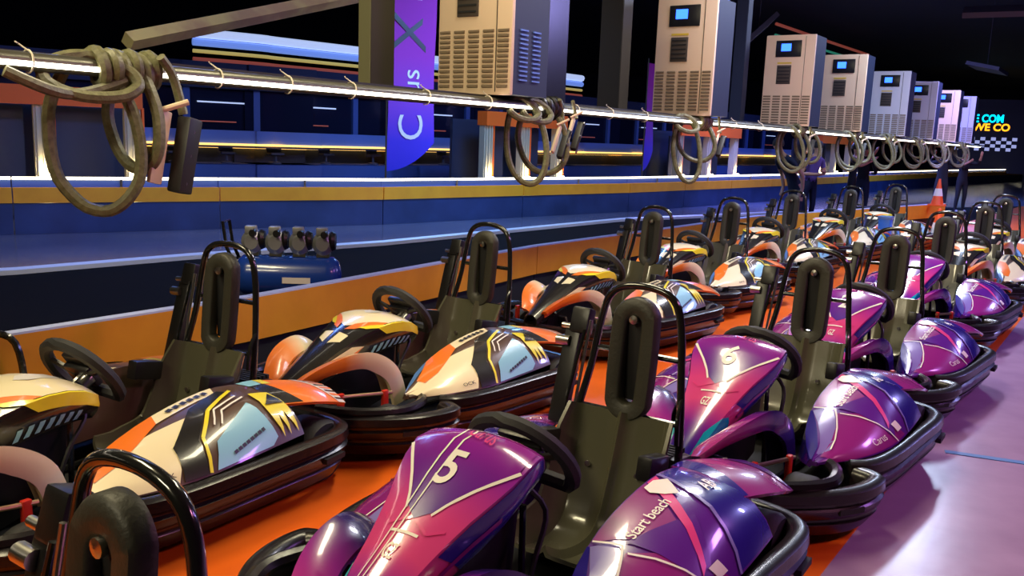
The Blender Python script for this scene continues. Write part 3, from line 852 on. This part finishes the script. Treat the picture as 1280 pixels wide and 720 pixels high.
GR_P, GR_M = 'karts queued in the right lane', 'karts queued in the left lane'
kart((-.97, .89), -124.5, 'multi', 'nearest go-kart at bottom left, only black headrest and roll hoop showing', None, GR_P)
kart((.171, 2.927), -124.5, 'purple', 'purple and pink go-kart with white number 5 on its hood', '5', GR_P)
kart((1.368, 4.447), -126, 'purple', 'purple and teal go-kart with white number 6 on its hood', '6', GR_P)
kart((2.49, 6.03), -126.5, 'purple', 'purple go-kart with white number 2, behind the number 6 kart', '2', GR_P)
kart((3.88, 8.15), -126, 'purple', 'violet go-kart behind the number 2 kart in the right lane', None, GR_P)
kart((5.40, 10.3), -126, 'multi', 'pale-hooded go-kart directly behind the last violet kart', None, GR_P)
kart((6.85, 12.5), -126, 'multi', 'farthest go-kart at the right edge of the right lane', None, GR_P)
kart((-1.67, 3.70), -117.5, 'multi', 'orange and cream go-kart nearest in the left lane, below the blue compressor', None, GR_M)
kart((-.52, 5.20), -125.5, 'multi', 'orange and cream go-kart second in the left lane, yellow-striped hood', None, GR_M)
kart((.87, 7.38), -129, 'multi', 'orange and white go-kart third in the left lane, behind the number 5 headrest', None, GR_M)
kart((2.0, 9.2), -130, 'multi', 'orange and white go-kart fourth in the left lane', None, GR_M)
kart((3.35, 11.35), -127, 'multi', 'orange and white go-kart fifth in the left lane', None, GR_M)
kart((4.92, 13.45), -127, 'multi', 'orange and white go-kart sixth in the left lane, beside the blue box', None, GR_M)
kart((6.35, 15.15), -127, 'multi', 'last orange and white go-kart of the left lane, beside the far cone', None, GR_M)

# ------------------------------------------------------------------ charging gantry: rail, chargers, cables
RZ = 1.88; RM = -4.05
rail = thing('charging_rail', 'long horizontal pipe rail with bright white light strip hung above the kart queue', 'rail', P(10, RM, 0), LANE)
def RL(s, dm, z): return Vector((s - 10, -dm, z))       # rail frame: x along the lanes, y to the left
MB().tube([RL(-1.0, 0, RZ), RL(29.5, 0, RZ)], .042, 'rail_pipe', 14).build('pipe', rail)
MB().box(RL(14.25, .040, RZ - .012), (30.5, .014, .022), 'led_white').build('light_strip', rail)
MB().box(RL(14.25, -.10, RZ + .035), (30.5, .13, .025), 'post_dark').build('cable_tray', rail)
tie = MB(); tie.tube([RL(10, 0, RZ) + Vector((0, .050*math.cos(a), .050*math.sin(a))) - RL(10, 0, 0) for a in [i*math.pi/8 for i in range(17)]][:14], .0045, 'tie_cream', 5)
tie.tube([Vector((0, .046*math.cos(2.0), RZ + .046*math.sin(2.0))), Vector((-.03, .02, RZ + .075)), Vector((-.05, .0, RZ + .08))], .004, 'tie_cream', 5)
tie_me = tie.mesh('cable_tie')
for s_ in (2.0, 2.98, 3.45, 3.95, 4.65, 5.35, 6.6, 7.2, 7.9, 9.4, 10.2, 11.1):
    obj('cable_tie', tie_me, rail).location = RL(s_, 0, 0)
shelf = thing('charger_shelf', 'dark shelf frame hung from ceiling carrying the row of chargers', 'shelf', P(16, -4.42, 0), LANE)
MB().box((0.8, 0, 1.925), (29, .62, .03), 'post_dark').build('shelf_board', shelf)
# chargers face back along the lanes
def louvre_mesh():
    mb = MB(); mb.prism([(0, 0), (.012, .004), (.012, .016), (0, .020)], .092, 'louvre_dark', (0, -.046, 0), Vector((-1, 0, 0)), Vector((0, 0, 1)), Vector((0, 1, 0)))
    return mb.mesh('louvre')
def charger_parts(body_mat, lit):
    D = {}
    W, Hh, Dp = .66, 1.06, .46
    mb = MB(); mb.box((.02, 0, Hh/2), (.04, W, Hh), body_mat, None, .012); mb.box((-.002, -.20, Hh/2), (.004, .006, Hh-.04), 'grille_brown'); D['front_panel'] = mb.mesh('front_panel')
    mb = MB(); mb.box((.04 + Dp/2, 0, Hh/2), (Dp, W-.01, Hh-.01), 'charger_side'); D['cabinet'] = mb.mesh('cabinet')
    mb = MB(); mb.box((-.004, .02, .90), (.014, .34, .19), 'display_black', None, .004); D['control_panel'] = mb.mesh('control_panel')
    mb = MB(); mb.box((-.013, .05, .915), (.006, .13, .085), 'display_blue' if lit else 'display_black'); D['screen'] = mb.mesh('screen')
    mb = MB(); mb.box((-.004, .06, .60), (.014, .19, .22), 'grille_brown', None, .004)
    for k in range(5): mb.box((-.013, .06, .52 + .04*k), (.006, .16, .012), 'black_matte')
    D['vent_plate'] = mb.mesh('vent_plate')
    mb = MB(); mb.box((-.003, .06, .735), (.006, .19, .018), 'label_yellow'); D['warning_label'] = mb.mesh('warning_label')
    mb = MB(); mb.box((0, -W/2, 0), (.10, .012, .010), 'panel_blue'); D['side_louvre'] = mb.mesh('side_louvre')
    return D
CP = {('charger_beige', False): charger_parts('charger_beige', False), ('charger_beige', True): charger_parts('charger_beige', True), ('charger_white', True): charger_parts('charger_white', True)}
LOU = louvre_mesh()
mb = MB()
for k in range(11): mb.box((-.003, 0, .035 + .031*k), (.008, .10, .018), 'louvre_dark')
LCOL = mb.mesh('louvre_column')
CH = [(5.53, 'charger_beige', False, 'large beige charger cabinet beside the purple banner, louvres on its front'),
      (9.25, 'charger_beige', True, 'beige charger cabinet second in the row, blue screen at the frame top'),
      (12.7, 'charger_beige', True, 'beige charger cabinet third in the row, whole front showing'),
      (15.5, 'charger_beige', True, 'beige charger cabinet fourth in the row, just right of the third'),
      (18.8, 'charger_white', True, 'pale blue-lit charger cabinet fifth in the row'),
      (21.6, 'charger_white', True, 'pale charger cabinet sixth in the row'),
      (24.5, 'charger_beige', True, 'greyish charger cabinet seventh in the row'),
      (27.0, 'charger_white', True, 'pale charger cabinet at the far right end of the row')]
for i, (s_, bm_, lit, lab) in enumerate(CH):
    c = thing('charger_cabinet', lab, 'charger', P(s_ - .12, -4.24, 1.94), LANE, 'kart chargers above the rail')
    c.scale = (1, 1.06, 1.18)
    D = CP[(bm_, lit)]
    cab = obj('cabinet', D['cabinet'], c)
    if i == 0:
        for k in range(12):
            for q in range(2): obj('side_louvre', D['side_louvre'], cab).location = (.16 + q*.17, 0, .10 + .028*k)
    fp = obj('front_panel', D['front_panel'], c)
    cp = obj('control_panel', D['control_panel'], c); obj('screen', D['screen'], cp)
    vp = obj('vent_plate', D['vent_plate'], c); obj('warning_label', D['warning_label'], vp)
    for col in range(5):
        y = .262 - col*.131
        if i < 2:
            for r in range(12): obj('louvre', LOU, fp).location = (-.001, y, .045 + .031*r)
        else: obj('louvre_column', LCOL, fp).location = (0, y, 0)
# posts that drop from the ceiling around the chargers
def column(s_, m_, dx, dy, mf, ms, label, z0=1.95):
    c = MB(); c.box((0, 0, (7+z0)/2), (dx, dy, 7-z0), mf); c.box((.005, -dy/2, (7+z0)/2), (dx, .012, 7-z0), ms)  # side skin puts the light and shade of that face into its colour
    tag(at(c.build('hanging_column'), P(s_, m_, 0), LANE), label, 'column', 'columns dropping behind the rail')
column(5.0, -4.86, .25, .12, 'post_olive', 'post_dark', 'olive steel column dropping from ceiling left of the purple banner')
column(6.75, -4.52, .36, .30, 'display_black', 'display_black', 'black hanging column right of the large beige charger')
column(8.62, -4.82, .20, .26, 'post_dark', 'post_dark', 'dark brown hanging column left of the second charger')
column(10.45, -4.62, .42, .44, 'wall_navy', 'wall_blue', 'blue-lit hanging column right of the second charger')
column(12.25, -4.82, .16, .16, 'charger_side', 'charger_side', 'thin navy hanging column left of the third charger')
def cable_bundle(s, scale, label, seed, loops, coil=5, dark=False):
    rnd = random.Random(seed)
    t_ = thing('cable_bundle', label, 'cable', P(s, RM, 0), LANE, 'charging cables looped over the rail')
    cm = 'cable_olive'; cc_ = 'cable_black' if dark else cm
    r = .027*scale
    # turns wound round the pipe
    mb = MB(); pts = []
    for k in range(coil*14+1):
        a = 2*math.pi*k/14
        rr = .068 + .01*math.sin(k*.7)
        pts.append(Vector((-.12 + .045*scale*k/14, rr*math.cos(a), RZ + rr*math.sin(a))))
    mb.tube(pts, r, cc_, 8); mb.build('coil', t_)
    for (x, w, h, yo, tilt) in loops:
        mb = MB(); pts = []
        for k in range(20):
            a = 2*math.pi*k/20
            px = math.sin(a)*w*(1 - .12*math.cos(a)); pz = math.cos(a)*h/2 - h/2
            pts.append(Vector((x + px*math.cos(tilt) + rnd.uniform(-.006, .006), yo + px*math.sin(tilt) + .05*math.cos(a), RZ + .05 + pz)))
        mb.tube(pts, r*.95, cm, 8, closed=False if False else True, smooth=2); mb.build('hanging_loop', t_)
    return t_
def connector(t_, x, y, z, ang, length=.36, k=1.0):
    R = Matrix.Rotation(ang, 3, 'Y') @ Matrix.Rotation(.3, 3, 'Z')
    mb = MB(); mb.box((x, y, z), (.075*k, .024, length), 'connector_beige', R, .008); h = mb.build('connector_handle', t_)
    mb = MB(); mb.tube([(x, y, z + length*.48), (x + .11*k, y - .06, z + length*.48 + .05)], .013*k, 'connector_beige', 8); mb.build('connector_lever', h)
    mb = MB(); mb.box((x + .11*k, y - .02, z - .04), (.085*k, .07*k, length*1.05), 'connector_black', R, .012)
    for q in (-.14, 0, .12): mb.lathe([(0, 0), (.012, 0), (.012, .012), (0, .012)], 'steel', 'y', Vector((x + .11*k, y - .06, z - .04)) + R @ Vector((0, 0, q)), 8)
    b = mb.build('connector_block', t_)
    mb = MB(); mb.tube([(x + .12*k, y, z + length*.45), (x + .10, y + .02, RZ - .02), (x + .02, y, RZ + .07)], .020*k, 'cable_olive', 8, smooth=4); mb.build('lead', t_)
b = cable_bundle(2.42, 1.15, 'thick olive cable coiled on the rail with hanging loops at far left', 1,
                 [(-.12, .20, .72, .02, -.75), (.06, .13, .52, -.02, -1.1), (-.16, .20, .19, -.04, -.3)], 6)
connector(b, .13, -.12, RZ - .36, .20, .36, 1.15)
mb = MB(); mb.tube([Vector((-.55 + .05*i, -.06 - .02*math.sin(i*.6), RZ - .05 - .08*math.sin(math.pi*i/11))) for i in range(12)], .026, 'cable_olive', 8, smooth=3); mb.build('slack_cable', b)
b = cable_bundle(6.15, 1.0, 'dark cable coil and loops hanging in front of the large beige charger', 2,
                 [(-.30, .16, .66, -.02, -.8), (.02, .20, .58, .04, -1.0), (-.40, .14, .16, -.05, -.3), (-.22, .14, .17, -.05, -.3)], 6, True)
connector(b, .02, -.10, RZ - .25, .45, .24, .8); connector(b, .26, -.08, RZ - .18, .45, .24, .8)
b = cable_bundle(9.3, 1.0, 'cable loops with beige connector hanging below the second charger', 3,
                 [(-.40, .15, .70, -.02, -.8), (-.02, .20, .48, .05, -1.1), (-.5, .15, .17, -.04, -.4)], 5)
connector(b, .25, -.08, RZ - .22, .5, .24, .8)
for k, (s_, lab) in enumerate(((12.7, 'pair of cable loops hanging below the third charger'), (15.6, 'cable loops hanging below the fourth charger, beside two standing people'),
                               (18.0, 'slim round cable loop left of the fifth charger'), (20.6, 'crowded cable loops under the pale fifth and sixth chargers'),
                               (23.2, 'cable loops with pale connectors under the sixth charger'), (26.2, 'cable loops at the far right end of the rail'))):
    b = cable_bundle(s_, 1.0, lab, 10 + k, [(-.45, .18, .62, -.04, -1.0), (.0, .20, .58, .04, -1.2), (.38, .18, .50, -.02, -.9), (.15, .16, .40, .02, -1.1)][:4 if k > 2 else 3], 4)
    connector(b, .22, -.08, RZ - .20, .4, .24, .9)

# brown brace that runs up from the rail to the ceiling
br = MB(); br.tube([(-3.13, 7.21, 2.27), (-1.99, 9.35, 2.93), (1.2, 15.3, 4.8)], .075, 'beam_brown', 4)
tag(br.build('roof_brace'), 'brown steel brace slanting up to the ceiling above the rail', 'beam')
# ------------------------------------------------------------------ compressor behind the barrier
cp = thing('air_compressor', 'blue air compressor with four grey pump heads behind the orange barrier', 'compressor', (-1.88, 7.3, 0), math.radians(4))
cp.scale = (.88, .88, 1.0)
mb = MB(); prof = [(0, -.50), (.06, -.495), (.13, -.47), (.165, -.42), (.17, -.36), (.17, .36), (.165, .42), (.13, .47), (.06, .495), (0, .50)]
mb.lathe(prof, 'tank_blue', 'x', (0, 0, .42), 24); tank = mb.build('tank', cp)
mb = MB(); mb.box((.10, -.171, .40), (.26, .004, .05), 'print_white'); mb.build('name_strip', tank)
for x in (-.33, -.11, .11, .33):
    mb = MB(); mb.lathe([(0, -.10), (.06, -.10), (.10, -.06), (.10, .05), (.07, .09), (0, .10)], 'pump_grey', 'y', (x, 0, .70), 16); pmp = mb.build('pump_motor', cp)
    mb = MB(); mb.lathe([(0, -.03), (.07, -.03), (.085, 0), (.07, .03), (0, .03)], 'black_plastic', 'x', (x + .085, -.02, .72), 16); mb.build('fan_cover', pmp)
    mb = MB(); mb.box((x - .01, -.04, .80), (.10, .10, .07), 'pump_grey', None, .012); mb.build('cylinder_head', pmp)
    mb = MB(); mb.lathe([(0, 0), (.03, 0), (.035, .05), (0, .06)], 'black_plastic', 'y', (x + .02, -.14, .78), 12); mb.build('air_filter', pmp)
    mb = MB(); mb.box((x, 0, .60), (.12, .12, .03), 'steel'); mb.build('pump_mount', pmp)
mb = MB(); mb.tube([(-.48, -.12, .52), (-.55, -.12, .66), (-.58, -.12, .86), (-.58, .12, .86), (-.55, .12, .66), (-.48, .12, .52)], .016, 'black_tube', 8); mb.build('handle', cp)
for x in (-.32, .32):
    for y in (-.12, .12):
        mb = MB(); mb.box((x, y, .14), (.05, .03, .28), 'black_plastic'); mb.build('leg', cp)
mb = MB(); mb.tube([(-.3, -.17, .30), (-.1, -.2, .26), (.1, -.18, .30)], .008, 'red_paint', 6, smooth=4); mb.build('hose', cp)
cc = MB(); cc.tube([(-2.72, 4.12, .0), (-2.70, 4.12, .55), (-2.64, 4.14, .62), (-2.54, 4.18, .60), (-2.44, 4.22, .54), (-2.40, 4.22, .30), (-2.40, 4.22, 0)], .018, 'black_tube', 8, smooth=4)
tag(cc.build('pipe_hoop'), 'bent black pipe hoop standing before the barrier at left edge', 'pipe')

# ------------------------------------------------------------------ far side: booths, stand front, roof tubes
cum = [0.0]
for a, b in zip(FAR[:-1], FAR[1:]): cum.append(cum[-1] + (b-a).length)
def seg(a):
    i = max(0, min(len(FAR)-2, max((k for k in range(len(cum)-1) if cum[k] <= a), default=0)))
    d = (FAR[i+1]-FAR[i]).normalized()
    return FAR[i] + d*(a-cum[i]), d, Vector((-d.y, d.x, 0))
def booth(a0, a1, o, label, bays):
    p0, d, bk = seg((a0+a1)/2)
    L = a1-a0
    t_ = thing('pit_booth', label, 'booth', p0 + bk*o, math.atan2(d.y, d.x), 'booths behind the far barrier')
    MB().box((0, 0, 2.02), (L, .30, .30), 'beam_red_orange').build('header_beam', t_)
    MB().box((0, 1.0, 1.0), (L, .08, 2.0), 'booth_panel').build('back_wall', t_)
    for k in range(bays+1):
        x = -L/2 + .15 + (L-.3)*k/bays
        c = MB(); c.box((x, .02, .95), (.26, .16, 1.88), 'column_grey')
        for q in (-.08, 0, .08): c.box((x+q, -.07, .95), (.03, .04, 1.88), 'column_grey')
        col = c.build('column', t_)
        MB().box((x + .17, .0, .95), (.04, .10, 1.88), 'beam_red_orange').build('column_edge', t_)
        lp = MB(); lp.lathe([(0, 0), (.05, 0), (.06, .08), (0, .085)], 'lamp_lens', 'z', (x, -.17, .70), 10); lp.build('uplight', t_)
        q = t_.matrix_basis @ Vector((x, -.17, .86))
        ld = bpy.data.lights.new('uplight_lamp', 'POINT'); ld.energy = 9; ld.color = (1, .80, .42); ld.shadow_soft_size = .05
        lo = bpy.data.objects.new('uplight_lamp', ld); C.objects.link(lo); lo.location = q
    for k in range(bays):
        x = -L/2 + .15 + (L-.3)*(k+.5)/bays
        MB().box((x, .45, .95), ((L-.3)/bays - .45, .05, 1.8), 'booth_panel').build('bay_panel', t_)
    return t_
booth(8.0, 12.4, 2.0, 'orange-headed booth with uplit grey columns at far left', 3)
booth(19.6, 22.2, 1.3, 'orange-headed booth with uplit columns behind the dark cable coil', 2)
booth(27.6, 31.4, 1.3, 'orange-headed booth with bright uplit columns below the third charger', 2)
booth(cum[-1]-11, cum[-1]-7, 1.5, 'orange-lit booth at the far right edge beside the screen sign', 2)
booth(39.5, 43.5, 1.5, 'small distant orange-headed booth beyond the standing people', 2)

st = thing('grandstand_front', 'blue tiered stand front with glowing yellow edge beyond the far barrier', 'stand', (-2.35, 15.8, 0))
OFF = 4.5
for i, (a, b) in enumerate(run_points([p + Vector((0, 0, 0)) for p in FAR[:6]], 3.3)):
    d = (b-a).normalized(); bk = Vector((-d.y, d.x, 0)); L = (b-a).length*1.02
    sc = 1.0
    o0 = W2L(st, a)
    def bd(name, z0, z1, off, dp, m_): MB().prism([(0, z0), (L*1.22, z0), (L*1.22, z1), (0, z1)], dp, m_, o0 + bk*off, d, Vector((0, 0, 1)), bk).build(name, st)
    bd('plinth', 0, .86, OFF, .1, 'wall_blue')
    bd('recess_wall', .86, 1.24, OFF + 1.0, .1, 'booth_panel'); bd('under_glow', 1.17, 1.195, OFF + .90, .05, 'led_yellow')
    bd('shelf', 1.20, 1.24, OFF, 1.0, 'wall_navy')
    bd('glow_edge', 1.245, 1.29, OFF - .05, .05, 'led_yellow')
    bd('parapet', 1.29, 1.56, OFF, .1, 'panel_blue')
    bd('window_glass', 1.56, 2.42, OFF + .5, .04, 'glass_dark')
    bd('window_head', 2.42, 2.95, OFF + .3, .2, 'wall_navy')
    for k in range(2):
        MB().prism([(0, 1.56), (.14, 1.56), (.14, 2.42), (0, 2.42)], .08, 'wall_blue', o0 + bk*(OFF+.42) + d*(L*(.25+.5*k)), d, Vector((0, 0, 1)), bk).build('mullion', st)
    MB().prism([(0, 2.12), (1.0, 2.12), (1.0, 2.15), (0, 2.15)], .03, 'tube_pale', o0 + bk*(OFF+.44) + d*(L*.35), d, Vector((0, 0, 1)), bk).build('window_lamp', st)
    MB().prism([(0, 1.72), (.9, 1.72), (.9, 1.745), (0, 1.745)], .03, 'tube_red', o0 + bk*(OFF+.44) + d*(L*.32), d, Vector((0, 0, 1)), bk).build('window_lamp', st)
    for k in range(3):
        q = a + d*(L*(k+.5)/3*1.1) + bk*(OFF+.45)
        s0 = MB(); s0.lathe([(0, 0), (.13, 0), (.13, .03), (.03, .05), (.03, .22), (0, .22)], 'stool_dark', 'z', (0, 0, 0), 10); s0.box((0, .08, .30), (.30, .05, .26), 'stool_dark', None, .01); s0.box((0, -.02, .22), (.30, .24, .05), 'stool_dark', None, .01)
        if i < 7:
            t_ = tag(s0.build('stool'), 'small dark chair standing in the recess of the blue stand', 'chair', 'chairs in the stand recess')
            t_.location = q + Vector((0, 0, .86)) ; t_.rotation_euler = (0, 0, math.atan2(d.y, d.x))
    MB().prism([(0, .84), (L*1.2, .84), (L*1.2, .86), (0, .86)], 1.0, 'wall_blue', o0 + bk*OFF, d, Vector((0, 0, 1)), bk).build('stand_deck', st)

def roof_tube(z, r, m_, label, a0=14.4, a1=29.5, o=6.0):
    pts = []
    n = 10
    for k in range(n+1):
        p, d, bk = seg(a0 + (a1-a0)*k/n); q = p + bk*o; q.z = z; pts.append(q)
    tag(MB().tube(catmull(pts, 3), r, m_, 8).build('roof_tube'), label, 'tube', 'coloured tubes along the stand roof')
roof_tube(3.62, .10, 'tube_pale', 'thick pale blue glowing tube along the stand roof')
roof_tube(3.43, .08, 'tube_blue', 'blue glowing tube just under the pale roof tube')
roof_tube(3.24, .04, 'tube_yellow', 'thin yellow tube under the blue roof tube')
roof_tube(3.06, .05, 'tube_red', 'dull red tube lowest of the roof tubes')
roof_tube(6.2, .06, 'tube_red', 'dull red tube high above the fourth charger', 38, 50, 3.0)
roof_tube(5.8, .05, 'tube_green', 'dull green tube under the high red tube', 38, 50, 3.0)

def banner(px, py, w, z0, z1, rz, label, txt, curve=.55):
    t_ = thing('feather_banner', label, 'banner', (px, py, 0), rz)
    mb = MB(); nz, nw = 24, 8; A = []
    for side in (0, 1):
        for i in range(nz+1):
            for j in range(nw+1):
                u = j/nw; zb = z0 + curve*u*u
                z = zb + (z1-zb)*i/nz
                A.append(Vector((u*w, .03*math.sin(z*2.2 + u*2) + .006*side, z)))
    fs = []; k0 = (nz+1)*(nw+1)
    for i in range(nz):
        for j in range(nw):
            q = (i*(nw+1)+j, i*(nw+1)+j+1, (i+1)*(nw+1)+j+1, (i+1)*(nw+1)+j)
            fs.append(q); fs.append(tuple(k0+x for x in reversed(q)))
    mb.add(A, fs, 'banner_fabric'); fl = mb.build('flag', t_)
    MB().tube([(-.02, .0, 0), (-.02, 0, z1+.1)], .018, 'post_dark', 8).build('pole', t_)
    MB().box((-.02, 0, .03), (.5, .4, .06), 'post_dark').build('base', t_)
    if txt:
        mb = MB()
        for s_, zc, sc in txt:
            mb.text(lambda x, y: Vector((w*.5 - y*sc, .03*math.sin((zc + x*sc)*2.2 + 1) - .012, zc + x*sc)), s_, 'print_white' if s_ != 'X' else 'print_dark')
        mb.build('lettering', fl)
banner(-2.45, 16.75, 1.0, .92, 5.2, .62, 'tall purple and blue feather banner with white script, left of beige charger', [('C', 1.75, .75), ('us', 2.6, .55), ('X', 3.5, 1.0), ('E', 4.2, .6)])
banner(3.2, 22.6, .5, .9, 3.6, 1.0, 'slim violet feather banner seen edge-on beyond the far barrier', None)

# ------------------------------------------------------------------ cones, boxes, sign
def cone(loc, h, label):
    t_ = thing('traffic_cone', label, 'cone', loc, LANE, 'orange traffic cones')
    k = h/.54
    MB().box((0, 0, .015*k), (.30*k, .30*k, .03*k), 'cone_orange', None, .006).build('base', t_)
    m = MB(); m.lathe([(.12*k, .03*k), (.085*k, .20*k), (.056*k, .35*k), (.02*k, .54*k), (0, .545*k)], 'cone_orange', n=18); m.build('body', t_)
    m = MB(); m.lathe([(.089*k, .20*k), (.060*k, .35*k)], 'cone_white', n=18); m.build('reflective_band', t_)
cone(P(20.35, -3.45, .55), .56, 'orange traffic cone with white band standing on the barrier end')
cone((7.35, 15.3, 0), .70, 'orange and white traffic cone standing among the farthest karts')
bx_ = MB(); bx_.box((0, 0, .30), (.20, .18, .60), 'box_blue', None, .02); bx_.box((0, 0, .61), (.22, .20, .05), 'steel_blue_paint', None, .01)
tag(at(bx_.build('blue_bin'), (5.85, 13.9, 0), LANE), 'bright blue plastic bin between far left-lane karts', 'bin')

sg = thing('video_sign', 'dark screen sign with glowing cyan and orange letters at far right', 'sign', (30.1, 57.4, 0), math.radians(-25))
sg.scale = (1.36, 1, 1.36)
MB().box((0, .06, 2.1), (3.6, .10, 3.4), 'screen_navy').build('screen_panel', sg)
m = MB(); m.text(lambda x, y: Vector((-.25 + x*.40, -.005, 2.90 + y*.50)), 'WE COM', 'sign_cyan', .03); m.build('cyan_lettering', sg)
m = MB(); m.text(lambda x, y: Vector((.10 + x*.46, -.005, 2.50 + y*.46)), 'WE CO', 'sign_orange', .03); m.build('orange_lettering', sg)
m = MB()
for i in range(12):
    for j in range(4):
        if (i+j) % 2 == 0: m.box((-1.3 + .22*i, -.005, 1.50 + .16*j), (.2, .01, .15), 'sign_pale')
m.build('checker_print', sg)
for x in (-1.7, 1.7): MB().box((x, .1, .4), (.1, .1, .8), 'post_dark').build('leg', sg)

# ------------------------------------------------------------------ people
def person(loc, rz, label, J, zones, hair_at, R=None):
    """J: joints name -> (x, y, z, radius, parent); body grown with a Skin modifier"""
    names = list(J); idx = {n: i for i, n in enumerate(names)}
    me = bpy.data.meshes.new('person')
    me.from_pydata([J[n][:3] for n in names], [(idx[n], idx[J[n][4]]) for n in names if J[n][4]], [])
    tmp = bpy.data.objects.new('tmp', me); C.objects.link(tmp)
    md = tmp.modifiers.new('Skin', 'SKIN'); md.use_smooth_shade = True
    for n in names:
        sv = me.skin_vertices[0].data[idx[n]]; r = J[n][3]
        sv.radius = r if isinstance(r, tuple) else (r, r)
        sv.use_root = (n == 'pelvis')
    sb = tmp.modifiers.new('Sub', 'SUBSURF'); sb.levels = 1
    dg = bpy.context.evaluated_depsgraph_get()
    bm_ = bpy.data.meshes.new_from_object(tmp.evaluated_get(dg))
    bpy.data.objects.remove(tmp)
    zl = list(zones); bm_.materials.clear()
    for z in zl: bm_.materials.append(MATS[z])
    zo = {n: k for k, z in enumerate(zl) for n in zones[z]}
    pts = [(Vector(J[n][:3]), zo.get(n, 0), n) for n in names]
    for p in bm_.polygons:
        c = p.center; best = min(pts, key=lambda q: (q[0]-c).length - (.05 if q[2] == 'head' else 0))
        p.material_index = best[1]; p.use_smooth = True
    o = obj('person', bm_); at(o, loc, rz); tag(o, label, 'person')
    hx, hy, hz = hair_at
    m = MB(); prof = [(0, .125), (.05, .118), (.085, .095), (.105, .05), (.108, .0), (.10, -.03)]
    m.lathe(prof, 'hair', 'z', (hx, hy + .015, hz + .02), 14); m.build('hair', o)
    return o
def standing(arm=None, lean=0.0, sc=1.0):
    y = lambda z: -lean*max(0, z-.9)
    J = {}
    def a(n, x, yy, z, r, p): J[n] = (x*sc, (yy + y(z))*sc, z*sc, tuple(q*sc for q in r) if isinstance(r, tuple) else r*sc, p)
    a('pelvis', 0, 0, .93, (.145, .10), None); a('waist', 0, 0, 1.08, (.13, .09), 'pelvis'); a('chest', 0, 0, 1.30, (.165, .105), 'waist'); a('neckbase', 0, 0, 1.45, (.085, .07), 'chest')
    a('neck', 0, -.01, 1.52, .05, 'neckbase'); a('jaw', 0, -.03, 1.585, .065, 'neck'); a('head', 0, -.02, 1.67, (.085, .095), 'jaw'); a('crown', 0, -.01, 1.75, .06, 'head')
    for s, q in ((1, 'l'), (-1, 'r')):
        a('hip'+q, s*.095, 0, .86, .09, 'pelvis'); a('knee'+q, s*.11, -.02, .48, .062, 'hip'+q); a('calf'+q, s*.115, .01, .32, .056, 'knee'+q); a('ankle'+q, s*.12, .02, .09, .042, 'calf'+q); a('toe'+q, s*.13, -.13, .04, .038, 'ankle'+q)
        a('shoulder'+q, s*.19, 0, 1.41, .062, 'neckbase')
        el, wr, fg = (arm or {}).get(q, ((.25, .03, 1.13), (.24, -.10, .90), (.23, -.14, .80)))
        a('elbow'+q, s*el[0], el[1], el[2], .045, 'shoulder'+q); a('wrist'+q, s*wr[0], wr[1], wr[2], .032, 'elbow'+q)
        a('hand'+q, s*fg[0], fg[1], fg[2], .036, 'wrist'+q)
        dv = Vector((s*fg[0], fg[1], fg[2])) - Vector((s*wr[0], wr[1], wr[2])); dv.normalize()
        for k, (dx, ln) in enumerate(((-.03, .075), (-.01, .09), (.012, .085), (.032, .07))):
            e = Vector((s*fg[0] + dx, fg[1], fg[2])) + dv*ln
            a('finger%d%s' % (k, q), e.x, e.y, e.z, .010, 'hand'+q)
        e = Vector((s*fg[0] - s*.05, fg[1] - .02, fg[2])) + dv*.02
        a('thumb'+q, e.x, e.y, e.z, .011, 'hand'+q)
    return J
LEGS = ['pelvis'] + [n+q for n in ('hip', 'knee', 'calf', 'ankle') for q in 'lr']
TOP = ['waist', 'chest', 'neckbase'] + [n+q for n in ('shoulder',) for q in 'lr']
SK = ['neck', 'jaw', 'head'] + [n+q for n in ('wrist', 'hand', 'finger0', 'finger1', 'finger2', 'finger3', 'thumb') for q in 'lr']
def zones(top='cloth_black', legs='cloth_black', sleeves=True):
    z = {top: TOP + (['elbowl', 'elbowr'] if sleeves else []), 'skin': SK + ([] if sleeves else ['elbowl', 'elbowr']), 'shoe': ['toel', 'toer'], 'hair': ['crown']}
    if legs == top: z[top] += LEGS
    else: z[legs] = LEGS
    return z
UPARM = {'l': ((.30, -.20, 1.40), (.22, -.36, 1.58), (.20, -.40, 1.66)), 'r': ((.30, -.18, 1.30), (.18, -.38, 1.42), (.15, -.44, 1.47))}
FOLD = {'l': ((.28, -.02, 1.14), (.12, -.26, 1.16), (.02, -.30, 1.18)), 'r': ((.28, -.02, 1.12), (.10, -.24, 1.12), (.0, -.28, 1.12))}
def stand_person(loc, face, label, arm, lean=0.0, top='cloth_black', legs='cloth_black', sleeves=True):
    J = standing(arm, lean)
    h = J['head']
    return person(loc, face, label, J, zones(top, legs, sleeves), (h[0], h[1], h[2] - .0))
stand_person((5.35, 16.9, 0), math.radians(-60), 'person in dark clothes bending forward behind the fifth left-lane kart', None, .75, 'cloth_navy', 'cloth_navy', False)
stand_person((7.55, 20.0, 0), math.radians(60), 'person in black reaching up to the rail below the fourth charger', UPARM, .05, 'cloth_black', 'cloth_black', False)
stand_person((8.15, 20.9, 0), math.radians(150), 'person in black and navy trousers right beside the one reaching up', FOLD, 0, 'cloth_black', 'cloth_navy')
stand_person((6.15, 18.6, 0), math.radians(20), 'person in violet shirt seen through the third cable loops', FOLD, .2, 'cloth_purple', 'cloth_navy', False)
stand_person((11.3, 23.6, 0), math.radians(160), 'person in black standing left of the cone on the barrier', UPARM, .05)
stand_person((12.55, 25.0, 0), math.radians(10), 'person all in black standing right of the barrier end, hands raised', UPARM, 0)
